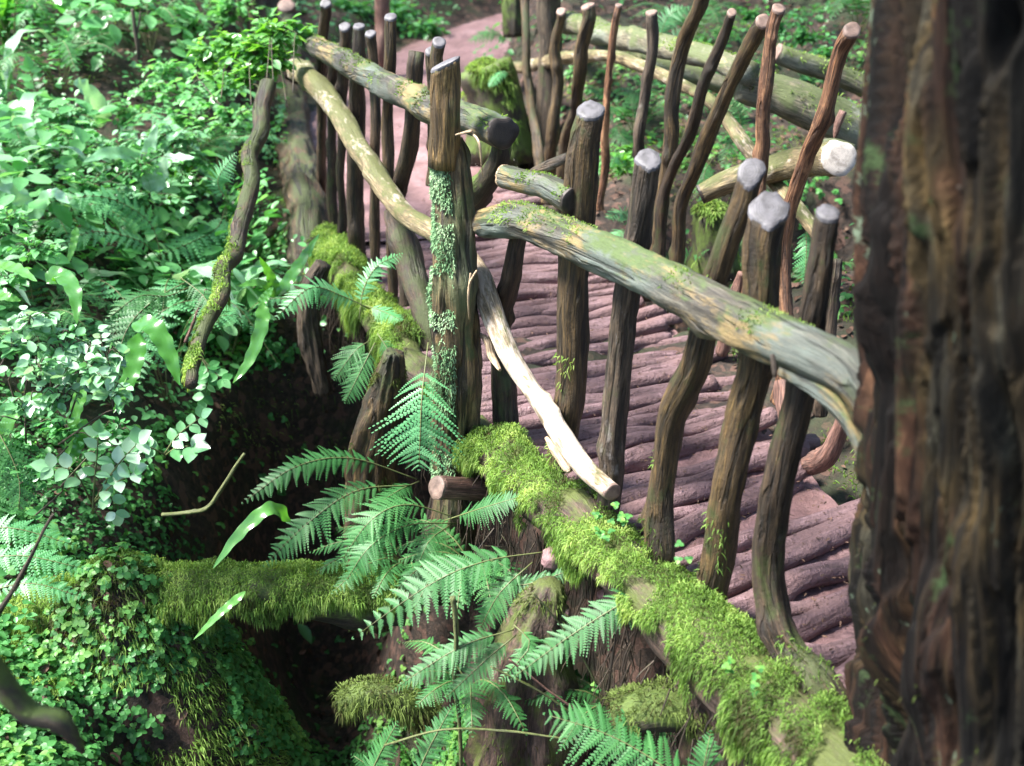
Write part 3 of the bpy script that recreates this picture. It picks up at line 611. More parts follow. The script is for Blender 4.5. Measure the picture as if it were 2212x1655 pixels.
# ------------------------------------------------------------------ logs lying beyond the far railing
def loose_log(name, label, cat, pts, mat, fn, ends=(None, None), moss=0, seg=24, mm='moss', group=None, **kw):
    P = [fn(q) for q in pts]; root = thing(name, label, cat, np.mean(P, 0) * [1, 1, 1], group)
    g = Geo(); t = tube(g, P, [q[2] * .5 * m_per_px(p) for q, p in zip(pts, P)], seg=seg, **kw)
    g.build('wood', M[mat], root)
    for e, m_ in zip((False, True), ends):
        if m_: cut_face(t, e, M[m_], root)
    if moss: moss_tube(t, moss, 0, 1, (.01, .03), .004, -.1, .7, -.05, seed=int(rng.integers(99)), lift=.1).build('moss', M[mm], root)
    return root, t
loose_log('fallen_log', 'thick grey split log lying behind the orange-lit stake beside the old tree', 'log', [(1600, 185, 66), (1680, 208, 78), (1760, 240, 84), (1880, 290, 84)], 'log_far', onY(4.6), (None, None), 3000, wob=.12, knots=3)
loose_log('fallen_log', 'short grey-green log above the thick split log at the upper right', 'log', [(1680, 115, 44), (1740, 138, 48), (1800, 158, 46), (1870, 190, 44)], 'log_far', onY(5.1), ('end_brown', None), 3000, wob=.1)
loose_log('fallen_log', 'slim mottled log running under the far handrail', 'log', [(1290, 100, 30), (1400, 135, 34), (1500, 165, 36), (1600, 200, 36)], 'log_far', onY(6.6), ('end_brown', None), 2500, wob=.12, knots=3)
loose_log('fallen_branch', 'thick pale branch with a bright sawn end resting against the old tree', 'branch', [(1515, 420, 40), (1580, 390, 48), (1680, 362, 56), (1745, 348, 60, 3.8), (1812, 345, 76, 3.45)], 'rail_pale', onY(3.9), ('end_dark', 'end_pale'), 0, wob=.08, knots=2)
loose_log('fallen_branch', 'stubby grey branch peeping above the bright sawn end', 'branch', [(1770, 322, 34), (1800, 318, 34), (1840, 330, 34)], 'log_far', onY(4.1), ('end_brown', None), 0)
loose_log('root', 'knobbly hanging root between the grey split log and the old tree', 'root', [(1822, 240, 18), (1812, 262, 20), (1806, 285, 14), (1803, 300, 6)], 'root', onY(4.2), knots=2, seg=12)
# roots and stubs along the right edge of the deck
for k, (lab, pts, off) in enumerate((
    ('red peeling stump at the deck edge seen between the two nearest olive spindles', [(1712, 930, 60), (1706, 880, 62), (1698, 820, 52)], .02),
    ('smooth pink root curving up beside the old tree', [(1760, 1000, 56), (1790, 985, 40), (1815, 930, 32), (1830, 880, 34)], .02),
    ('crumbling red root stub at the far deck edge behind the handrail', [(1310, 620, 34), (1290, 590, 34), (1282, 560, 26)], .06),
    ('dark red root leaning at the deck edge under the handrail', [(1410, 700, 34), (1432, 660, 26), (1450, 620, 22)], .05),
    ('peeling pink root behind the spindle with the lobed sawn top', [(1560, 760, 30), (1590, 640, 28), (1602, 590, 16)], .08))):
    loose_log('root', lab, 'root', pts, 'root', onR(off), knots=2, seg=16, wob=.15, group='red roots along the deck edge')

# ------------------------------------------------------------------ old gnarled tree on the right
def old_tree():
    root = thing('old_tree', 'huge dark gnarled tree trunk filling the right edge of the view', 'tree', (1.03, 1.42, -.1))
    g = Geo(); nz, na = 800, 760; z = np.linspace(-.35, 3.4, nz)[:, None]; th = np.linspace(0, 2 * np.pi, na, endpoint=False)[None, :]
    ca, sa = np.cos(th), np.sin(th)
    cx = 1.055 - .155 * z + .02 * z**2; cy = 1.42 + .02 * z
    r = .315 + .06 * np.exp(-np.clip(z + .2, 0, 9) * 3.5) + .02 * vn(P3(0 * th, 0 * th, z * 2.2), 5)
    q = P3(ca * 1.6, sa * 1.6, z * .9)
    # long buttress lobes with a deep cleft between them
    r = r * (1 + .20 * fbm(q, 2, 31)); cl = np.angle(np.exp(1j * (th - (3.17 + .07 * np.sin(z * 2.6)))))
    r = r - .15 * np.exp(-(cl / .10)**2) - .05 * np.exp(-(np.angle(np.exp(1j * (th - 2.86 - .06 * np.sin(z * 3)))) / .05)**2) * sm(z, .1, .5)
    tw = th + .25 * z + .12 * vn(P3(ca, sa, z * 2), 3)
    fb = lambda s, k, sd_: fbm(P3(np.cos(tw) * s, np.sin(tw) * s, z * k), 3, sd_)
    ridg = 1 - 2 * np.abs(fb(5, 1.1, 41)); r = r + .034 * ridg + .020 * (1 - 2 * np.abs(fb(14, 2.2, 51))) + .008 * fbm(P3(np.cos(tw) * 30, np.sin(tw) * 30, z * 2.6), 2, 61)
    kn = fbm(P3(ca * 3.5, sa * 3.5, z * 2.6), 3, 77); r = r + .03 * sm(kn, .2, .5) - .10 * sm(-kn, .22, .42)
    pl = fbm(P3(np.cos(tw) * 7, np.sin(tw) * 7, z * 2.2), 3, 87); r = r + .020 * sm(pl, .04, .09) - .016 * sm(-pl, .12, .16)
    p2 = fbm(P3(np.cos(tw) * 18, np.sin(tw) * 18, z * 4.5), 2, 91); r = r + .009 * sm(p2, .05, .10) - .009 * sm(-p2, .18, .22)
    r = r + .035 * np.exp(-np.clip(z + .3, 0, 9) * 2.2) * (1 + vn(P3(ca * 4, sa * 4, z), 9))
    V = P3(cx + ca * r, cy + sa * r, z)
    i = np.arange(nz - 1)[:, None] * na; j = np.arange(na)[None, :]; j2 = (j + 1) % na
    g.add(V, [np.stack([i + j, i + j2, i + na + j2, i + na + j], -1).reshape(-1, 4)], P3(np.cos(tw) * .33, np.sin(tw) * .33, z + 0 * th), (r - .3).ravel())
    tr = g.build('trunk', M['old'], root)
    # moss and lichen tufts
    n = 60000; ii = rng.integers(0, nz - 1, n); jj = rng.integers(0, na, n); p = V[ii, jj]; nn = P3(ca[0][jj], sa[0][jj], 0 * jj)
    m = fbm(p * 4.5, 3, 15) + .5 * fbm(p * 22, 2, 16); k = m > .60; p, nn = p[k], nn[k]
    gm = Geo(); blades(gm, p, nn * .7 + A([0, 0, -.4]) + rng.normal(size=p.shape) * .4, rng.uniform(.005, .014, len(p)), .0018, .5); gm.build('moss', M['moss_dull'], tr)
    # crown limbs high above the picture, added to shade the right side
    gl = Geo(); top = A([.64, 1.49, 3.3])
    gc = Geo()
    for a in np.linspace(0, 6.28, 8)[:-1]:
        e = top + A([math.cos(a) * 2.0, math.sin(a) * 2.0, 2.2 + rng.uniform(-.4, .8)]); tube(gl, [top, top * .6 + e * .4 + A([0, 0, .4]), e], [.13, .08, .02], seg=10, res=.1, knots=1)
        n = 1500; p = e + rng.normal(size=(n, 3)) * [.8, .8, .45]; leaves(gc, p, rng.normal(size=(n, 3)), unit(rng.normal(size=(n, 3)) + [0, 0, 1.2]), .11)
    tube(gl, [A([.62, 1.48, 3.2]), A([.6, 1.5, 4.4]), A([.5, 1.6, 5.6])], [.30, .2, .05], seg=14, res=.1)
    gl.build('limb', M['tree'], root); gc.build('crown', M['canopy'], root)
    # small broken twig stub and ferny tuft on the face of the trunk
    gt = Geo(); b = A([.70, 1.38, 1.18]); tube(gt, [b, A([.60, 1.31, 1.22]), A([.555, 1.285, 1.27])], [.009, .006, .002], seg=10, knots=1); gt.build('twig', M['twig'], root)
def oldmat():
    m, t, o = newmat('gnarled_old_bark'); rv = attr(t, 'rest').outputs['Vector']; hv = attr(t, 'var').outputs['Fac']
    f = noise(t, mapped(t, rv, (110, 110, 4.5)), 1.0, 6, .68); st = noise(t, mapped(t, rv, (38, 38, 1.6)), 1.0, 5, .6, .3); pal = noise(t, mapped(t, rv, (12, 12, 1.5)), 1.0, 4, .6)
    olive = ramp(t, f, [(.36, (.012, .009, .004)), (.52, (.058, .039, .014)), (.68, (.18, .12, .047))])
    red = ramp(t, f, [(.36, (.012, .006, .004)), (.52, (.08, .036, .019)), (.68, (.21, .11, .06))])
    grey = ramp(t, f, [(.36, (.010, .009, .006)), (.52, (.05, .045, .030)), (.68, (.15, .145, .10))])
    col = mix(t, ramp(t, pal, [(.46, (0, 0, 0)), (.53, (1, 1, 1))]), red, olive); col = mix(t, ramp(t, pal, [(.56, (0, 0, 0)), (.62, (1, 1, 1))]), col, grey)
    col = mix(t, ramp(t, st, [(.45, (1, 1, 1)), (.57, (0, 0, 0))]), col, mix(t, 1.0, col, (.10, .09, .085), 'MULTIPLY'))
    g3 = noise(t, mapped(t, rv, (4.5, 4.5, 2.2)), 1.0, 5, .6); col = mix(t, ramp(t, g3, [(.47, (.9, .9, .9)), (.60, (0, 0, 0))]), col, mix(t, 1.0, col, (.2, .19, .18), 'MULTIPLY'))
    lc = mth(t, 'ADD', mth(t, 'MULTIPLY', noise(t, mapped(t, rv, (9, 9, 3.5)), 1.0, 5, .6), .62), mth(t, 'MULTIPLY', noise(t, mapped(t, rv, (150, 150, 30)), 1.0, 4, .7), .38))
    col = mix(t, ramp(t, lc, [(.595, (0, 0, 0)), (.635, (.8, .8, .8))]), col, (.13, .18, .12))
    gr = noise(t, mapped(t, rv, (16, 16, 5)), 1.0, 7, .75); col = mix(t, ramp(t, gr, [(.58, (0, 0, 0)), (.66, (.8, .8, .8))]), col, (.035, .065, .022))
    finish(t, o, col, .85, mth(t, 'ADD', f, mth(t, 'MULTIPLY', st, 1.5)), 1.0, .014, .25); return m
M['old'] = oldmat(); old_tree()

# ------------------------------------------------------------------ mossy logs and mounds below the bridge
_r, t_ = loose_log('mossy_log', 'long moss-covered log lying across the gully at the lower left', 'log', [(40, 1370, 120), (120, 1325, 124), (260, 1290, 124), (420, 1285, 116), (600, 1283, 108), (760, 1290, 100), (880, 1300, 92)], 'stump', onY(2.62), moss=0, seg=28, wob=.12, knots=4)
tt = t_
_r, t_ = loose_log('mossy_branch', 'short arching mossy branch low down left of the fibrous support post', 'branch', [(740, 1520, 60), (800, 1498, 60), (870, 1510, 56), (930, 1552, 50)], 'stump', onY(2.35), moss=0, wob=.12)
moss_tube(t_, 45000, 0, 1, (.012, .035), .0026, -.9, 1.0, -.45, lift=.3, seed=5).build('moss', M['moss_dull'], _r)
root_log = [o for o in sc.objects if o.name.startswith('mossy_log')][0]
moss_tube(tt, 110000, 0, .97, (.006, .020), .0026, -.8, 1.5, -.35, lift=.35, seed=6, sc_=11).build('moss', M['moss'], root_log)
_r, t_ = loose_log('mossy_log', 'stubby mossy log end under the near deck beam at the bottom', 'log', [(1335, 1560, 90), (1420, 1530, 96), (1530, 1545, 90), (1620, 1590, 80)], 'stump', onY(1.95), moss=0, wob=.12)
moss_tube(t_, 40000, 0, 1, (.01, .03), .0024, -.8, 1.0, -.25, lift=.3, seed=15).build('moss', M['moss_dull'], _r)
# posts carrying the beam, partly clad in moss and fibres
for lab, pts, Y, mat, dn in (('wide fibrous brown post standing under the beam at the bottom centre', [(1130, 1740, 230), (1140, 1600, 210), (1150, 1450, 180), (1170, 1340, 130), (1190, 1260, 50)], 2.32, 'beam', 9000),
        ('green algae post under the beam behind the pale drooping fern', [(800, 1330, 110), (798, 1150, 105), (800, 1000, 98), (830, 860, 80), (850, 760, 40)], 3.25, 'spindle_olive', 26000),
        ('hanging grey log stub below the far mossy beam', [(700, 850, 40), (682, 780, 44), (668, 690, 44), (676, 620, 40), (700, 570, 34)], 4.3, 'spindle_pale', 0),
        ('dark split post below the near end of the beam', [(1600, 1720, 200), (1560, 1600, 190), (1530, 1480, 150), (1500, 1390, 110)], 1.98, 'beam', 0)):
    P = [Yp(a, b, Y) for a, b, c in pts]; root = thing('support_post', lab, 'post', P[0], 'posts carrying the edge beam'); g = Geo()
    t_ = tube(g, P, [c * .5 * m_per_px(p) for (a, b, c), p in zip(pts, P)], seg=48, wob=.12, grain=.16, knots=3); g.build('wood', M[mat], root)
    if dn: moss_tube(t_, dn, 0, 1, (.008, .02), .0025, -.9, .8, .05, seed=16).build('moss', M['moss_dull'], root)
# mossy stumps and boulders beyond
def stump(label, pts, fn, mossd, cat='stump', name='mossy_stump', mat='stump'):
    P = [fn(q) for q in pts]; root = thing(name, label, cat, P[0]); g = Geo()
    t_ = tube(g, P, [q[2] * .5 * m_per_px(p) for q, p in zip(pts, P)], seg=40, wob=.14, grain=.10, knots=3, lobes=.12, flare=.3); g.build('wood' if cat == 'stump' else 'stone', M[mat], root)
    moss_tube(t_, mossd, 0, 1, (.015, .05), .006, -.3, .9, -.0, seed=17, lift=.15).build('moss', M['moss'], root)
    g = Geo(); c = P[-1]; r_ = pts[-1][2] * .5 * m_per_px(c); n = 2600; a = rng.uniform(0, 6.28, n); q = r_ * np.sqrt(rng.uniform(0, 1, n)) * 1.05
    p = c + P3(np.cos(a) * q, np.sin(a) * q, .03 - q**2 / r_ * .5); blades(g, p, P3(np.cos(a) * q / r_ * .8, np.sin(a) * q / r_ * .8, .5) + rng.normal(size=(n, 3)) * .3, rng.uniform(.02, .05, n), .006, .8); g.build('moss_cap', M['moss'], root)
stump('dark stump with a bright moss cap at the path edge right of the main post', [(1082, 345, 110), (1075, 260, 96), (1062, 180, 84), (1050, 140, 76)], onY(6.9), 9000)
stump('mossy tree stump under the pale branch left of the two sawn-topped posts', [(1545, 590, 90), (1542, 520, 78), (1538, 455, 66)], onY(4.6), 9000)
stump('dark rounded burl hanging on a stem at the top beyond the deck', [(1112, 78, 34), (1108, 45, 44), (1108, 10, 46), (1112, -30, 40)], onY(7.6), 300)

# ------------------------------------------------------------------ ground cover that nobody could count
def pts_in(n, x0, x1, y0, y1):
    x = rng.uniform(x0, x1, n); y = rng.uniform(y0, y1, n); return x, y
def keep_off(x, y):
    pd, _ = polyd(x, y, PATH)
    return ~(((x > EL(y) - .10) & (x < ER(y) + .12) & (y < 6.6) & (y > -2)) | ((pd < .72) & (y > 5)))
def sheet(name, label, cat, mat, build):
    g = Geo(); build(g); o = g.build(name, mat, origin=(0, 0, 0)); tag(o, label, cat, None, 'stuff'); return o
def cover(g, n, box, size, hgt, thr, seed, tri=True, ex=lambda x, y, z: True, sc_=1.3, bright=0.0):
    x, y = pts_in(n, *box); z = terr(x, y); nn = tnorm(x, y); m = fbm(P3(x, y, z) * sc_, 3, seed)
    k = keep_off(x, y) & (m > thr) & ex(x, y, z) & ~((x < -2.7) & (y > 7.4) & (y < 15) & (m < .25)); x, y, z, nn, m = x[k], y[k], z[k], nn[k], m[k]; n = len(x)
    h = rng.uniform(.2, 1, n) * hgt * (1 + m); c = P3(x, y, z) + nn * .6 * h[:, None] + A([0, 0, .4]) * h[:, None]
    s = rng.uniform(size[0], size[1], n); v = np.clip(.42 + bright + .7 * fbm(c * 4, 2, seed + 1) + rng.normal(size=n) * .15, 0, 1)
    up = unit(nn + rng.normal(size=(n, 3)) * .35 + A([0, 0, .5])); a = rng.uniform(0, 6.28, n)
    ax = unit(np.cross(up, rng.normal(size=(n, 3)))); bx = np.cross(up, ax)
    for q in ((0, 2.1, 4.2) if tri else (0,)):
        leaves(g, c, ax * np.cos(a + q)[:, None] + bx * np.sin(a + q)[:, None] - up * .15, up, s, 1.15 if tri else .85, v)
hollow = lambda x, y, z: (z > -.50) | (rng.uniform(size=np.shape(x)) < .05)
sheet('wood_sorrel', 'mat of small three-lobed leaves over the mound and gully sides at lower left', 'ground cover', M['clover'],
      lambda g: (cover(g, 20000, (-2.6, -.2, 1.1, 3.6), (.007, .021), .035, -.15, 61, ex=lambda x, y, z: (z > -1.0) | (y > 2.7)), cover(g, 9000, (-.95, -.1, 2.2, 3.3), (.010, .021), .05, -.1, 69, bright=.15), cover(g, 3500, (-1.9, -.75, 1.6, 3.0), (.009, .026), .04, -.2, 66, bright=.15), cover(g, 14000, (-3.5, -.3, 3.4, 5.6), (.012, .026), .04, -.05, 62, ex=hollow), cover(g, 9000, (.2, 3.4, 3.6, 8.5), (.014, .03), .05, .0, 63)))  # raised bright puts the light on the mound into the leaf colour
sheet('undergrowth', 'dense leafy undergrowth covering the bank across the gully', 'undergrowth', M['herb'],
      lambda g: (cover(g, 20000, (-6.5, -.9, 4.6, 8.9), (.015, .05), .28, -.1, 71, False, hollow, bright=.05), cover(g, 5000, (-4.5, -1.1, 3.6, 8.0), (.06, .13), .38, -.05, 78, False, hollow, bright=.25), cover(g, 9000, (-4.2, -1.4, 2.2, 5.0), (.015, .045), .16, -.1, 72, False, hollow), cover(g, 14000, (-2.2, 7, 8.8, 15), (.035, .08), .3, -.15, 73, False, bright=-.12),  # strongly raised bright paints highlights onto the big bank leaves
                 cover(g, 12000, (.9, 7, 4.4, 11), (.02, .05), .2, .05, 74, False, bright=-.38), cover(g, 2500, (-20, -5.5, 6, 24), (.05, .10), .3, .05, 75, False, bright=-.3), cover(g, 9000, (4, 20, 2, 24), (.06, .14), .4, -.1, 76, False, bright=-.2)))  # lowered bright paints the shade of these slopes into the leaves
def mossy_ground(g):
    x, y = pts_in(120000, -3.0, 1.8, 1.0, 7.5); x2, y2 = pts_in(60000, -1.9, -.7, 1.9, 3.1); x = np.append(x, x2); y = np.append(y, y2); z = terr(x, y); nn = tnorm(x, y); m = fbm(P3(x, y, z) * 1.8, 3, 81) + .7 * np.exp(-(((x + 1.2) / .45)**2 + ((y - 2.5) / .42)**2))
    k = keep_off(x, y) & (m > .12) & (z > -1.2); p = P3(x, y, z)[k]; nn = nn[k]; n = len(p)
    blades(g, p, nn + A([0, 0, -.25]) + rng.normal(size=(n, 3)) * .45, rng.uniform(.015, .045, n), .0035, .9, np.clip(.45 + .8 * fbm(p * 6, 2, 82) + rng.normal(size=n) * .1, 0, 1))
sheet('ground_moss', 'shaggy yellow-green moss spread over mound and banks', 'moss', M['moss'], mossy_ground)
def beam_sorrel(g):
    for (a, b) in ((1290, 1120), (1330, 1105), (1350, 1120), (1580, 1440), (1640, 1460), (1625, 1500), (1480, 1190), (1290, 1150), (1320, 1140), (1240, 1250), (880, 1250), (760, 700), (740, 720), (745, 790), (1250, 1500), (1290, 1480), (1550, 1620)):
        c = L(a, b, -.12) if a > 1100 else L(a, b, -.16)
        for k in range(3): q = c + rng.normal(size=3) * .012; a0 = rng.uniform(0, 6); up = unit(unit(O - q) * .5 + A([0, 0, 1.]) + rng.normal(size=3) * .2); e1 = unit(np.cross(up, [1., .2, 0])); e2 = np.cross(up, e1); aa = a0 + A([0, 2.1, 4.2]); leaves(g, np.repeat(q[None], 3, 0), e1 * np.cos(aa)[:, None] + e2 * np.sin(aa)[:, None], np.repeat(up[None], 3, 0), .012, 1.2)
sheet('wood_sorrel', 'few loose sorrel leaf tufts dotted along the mossy beam', 'ground cover', M['clover'], beam_sorrel)
def litter(g):
    x, y = pts_in(26000, -4.5, 5, .9, 11); z = terr(x, y); nn = tnorm(x, y); k = keep_off(x, y); p = (P3(x, y, z) + nn * .012)[k]; nn = unit(nn[k] + rng.normal(size=(k.sum(), 3)) * .25); n = len(p)
    leaves(g, p, np.cross(nn, rng.normal(size=(n, 3))), nn, rng.uniform(.015, .05, n), .7)
M['litter'] = leafmat('dead_leaf', [(.1, (.02, .012, .008)), (.5, (.07, .038, .022)), (.95, (.19, .11, .08))], .7, .05, .3, (1, 1, 1))
sheet('leaf_litter', 'brown fallen leaves scattered on the forest floor', 'leaf litter', M['litter'], litter)
def deck_litter(g):
    n = 5200; y = rng.uniform(1.0, 10, n); u = rng.uniform(0, 1, n)**.7; x = EL(y) * (1 - u) + ER(y) * u; p = P3(x, y, np.where(y < 6, rng.uniform(-.03, .012, n), terr(x, y, False) + .035)); nn = unit(rng.normal(size=(n, 3)) * .3 + A([0, 0, 1.]))
    leaves(g, p, np.cross(nn, rng.normal(size=(n, 3))), nn, rng.uniform(.005, .016, n) * (1 + .8 * (y > 5.5)), .45)
sheet('leaf_litter', 'tiny brown crumbs and leaf bits lying on the muddy deck logs', 'leaf litter', M['litter'], deck_litter)
def rootlets(g):
    for i in range(420):
        y = rng.uniform(1.5, 3.3) if i < 300 else rng.uniform(3.2, 5.4); x = float(EL(y)) - rng.uniform(.02, .17); z0 = -.04 - rng.uniform(0, .12); ln = rng.uniform(.12, .6)
        w_ = rng.normal(size=(3, 3)) * .02; p = [A([x, y, z0]), A([x - .015, y, z0 - ln * .35]) + w_[0], A([x - .02, y, z0 - ln * .7]) + w_[1], A([x - .02, y, z0 - ln]) + w_[2]]
        c = spline(p, 9); r_ = rng.uniform(.001, .0028); tube(g, c, [r_, r_ * .4], seg=4, res=ln / 7, wob=0, grain=0, seed=2, cap=False)
sheet('rootlets', 'thin brown rootlets and dead stems hanging below the mossy beam', 'roots', M['twig'], rootlets)

# ------------------------------------------------------------------ ferns
def Q(p, y0=None): return Yp(p[0], p[1], p[2])
def plant_root(name, label, cat, base, group): return thing(name, label, cat, base, group)
def fern(label, fronds, mat='fern', group='ferns hanging round the mossy beam', npin=22, fine=11, stem=.22):
    base = Q(fronds[0][0][0]); root = thing('fern', label, 'fern', base, group)
    for pts, hw in fronds:
        P = [Q(p) for p in pts]; k = m_per_px(P[len(P) // 2]); mid = P[len(P) // 2]
        up = unit((O - mid) / np.linalg.norm(O - mid) * .8 + A([0, 0, .8])); g = Geo()
        st = frond(g, P, hw * k, npin, fine, up, stem, var=rng.uniform(.3, .75), ang=rng.uniform(55, 66), rr=.0022)
        o = g.build('frond', M[mat], root); ORG[o.name] = ORG[root.name]; st.build('stem', M['fern_stem'], o)
    return root
def rosette(label, base, n, ln, hw, mat='fern', group='wild ferns on the banks', seed=0, npin=18, fine=7, arc=(0, 6.28), rise=.55):
    root = thing('fern', label, 'fern', base, group); r2 = np.random.default_rng(seed); base = A(base, float)
    for i in range(n):
        a = arc[0] + (arc[1] - arc[0]) * (i + r2.uniform(.2, .8)) / n; l_ = ln * r2.uniform(.75, 1.1); d = A([math.cos(a), math.sin(a), 0])
        P = [base, base + d * l_ * .28 + A([0, 0, rise * l_ * .8]), base + d * l_ * .65 + A([0, 0, rise * l_]), base + d * l_ + A([0, 0, rise * l_ * r2.uniform(.4, .8)])]
        g = Geo(); st = frond(g, P, hw * r2.uniform(.8, 1.1), npin, fine, A([0, 0, 1.]), .2, var=r2.uniform(.25, .8), rr=.003)
        o = g.build('frond', M[mat], root); ORG[o.name] = ORG[root.name]; st.build('stem', M['fern_stem'], o)
fern('pale lacy frond hanging straight down just left of the main post foot', [([(925, 740, 3.0), (912, 850, 2.86), (908, 930, 2.8), (905, 1015, 2.76)], 118)], 'fern_pale', npin=20, fine=14, stem=.2)
fern('small fern arching off the far mossy beam, one frond up and one drooping left', [([(800, 668, 3.55), (740, 640, 3.5), (670, 622, 3.42), (592, 690, 3.3)], 46), ([(776, 690, 3.55), (785, 625, 3.6), (815, 575, 3.65), (868, 548, 3.7)], 32), ([(790, 660, 3.55), (825, 672, 3.5), (868, 692, 3.4)], 28)], 'fern_pale')
fern('little dull fern clump below the arching fern on the beam', [([(800, 735, 3.45), (765, 760, 3.4), (722, 820, 3.35)], 46), ([(810, 740, 3.4), (780, 800, 3.35), (745, 870, 3.3)], 40), ([(815, 720, 3.4), (840, 760, 3.35), (845, 800, 3.3)], 26)])
fern('long low fern reaching left over the dark hollow from the beam', [([(900, 1035, 2.9), (760, 990, 2.8), (640, 1008, 2.7), (524, 1086, 2.6)], 44), ([(890, 1048, 2.85), (770, 1060, 2.75), (665, 1130, 2.65), (570, 1222, 2.6)], 58), ([(905, 1040, 2.9), (860, 1060, 2.8), (800, 1100, 2.7)], 36)], npin=26)
fern('broad bright fern spreading both ways under the sawn cross beam', [([(990, 1120, 2.7), (880, 1090, 2.62), (800, 1125, 2.55), (735, 1215, 2.5)], 64), ([(960, 1125, 2.7), (1040, 1098, 2.62), (1128, 1072, 2.58)], 42), ([(985, 1130, 2.7), (880, 1135, 2.6), (800, 1180, 2.5), (745, 1258, 2.45)], 56), ([(980, 1130, 2.7), (930, 1165, 2.6), (905, 1215, 2.55)], 40)], npin=28)
fern('fern with pinnae hanging like a comb below the bright fern', [([(1178, 1192, 2.45), (1050, 1212, 2.4), (930, 1262, 2.35), (762, 1378, 2.3)], 82), ([(1060, 1262, 2.4), (1140, 1262, 2.38), (1236, 1230, 2.36)], 36), ([(1150, 1215, 2.42), (1080, 1280, 2.36), (1035, 1362, 2.32)], 46)], npin=20, fine=13)
fern('low fern in front of the fibrous support post', [([(1110, 1360, 2.25), (1000, 1395, 2.2), (866, 1476, 2.15)], 46), ([(1115, 1372, 2.25), (1050, 1425, 2.2), (958, 1512, 2.15)], 40), ([(1110, 1350, 2.25), (1145, 1395, 2.2), (1080, 1470, 2.15)], 34)])
fern('single bright feathery frond slanting down across the dark gap under the beam', [([(1440, 1255, 2.2), (1350, 1300, 2.12), (1230, 1375, 2.08), (1100, 1470, 2.04)], 62)], npin=30, fine=12, stem=.12)
fern('large fern spreading along the bottom edge in front of the mossy log stub', [([(1600, 1790, 1.72), (1450, 1668, 1.8), (1320, 1590, 1.86), (1176, 1542, 1.9)], 122), ([(1580, 1800, 1.72), (1520, 1700, 1.75), (1535, 1580, 1.8)], 48), ([(1560, 1800, 1.7), (1420, 1750, 1.74), (1290, 1700, 1.78)], 60)], npin=20, fine=14, stem=.25)
fern('small fronds rising at the bottom edge left of the hanging green strand', [([(880, 1720, 2.05), (925, 1620, 2.1), (978, 1522, 2.15)], 38), ([(780, 1730, 2.05), (810, 1650, 2.1), (858, 1560, 2.12)], 40), ([(870, 1740, 2.05), (830, 1680, 2.1), (760, 1630, 2.12)], 30)])
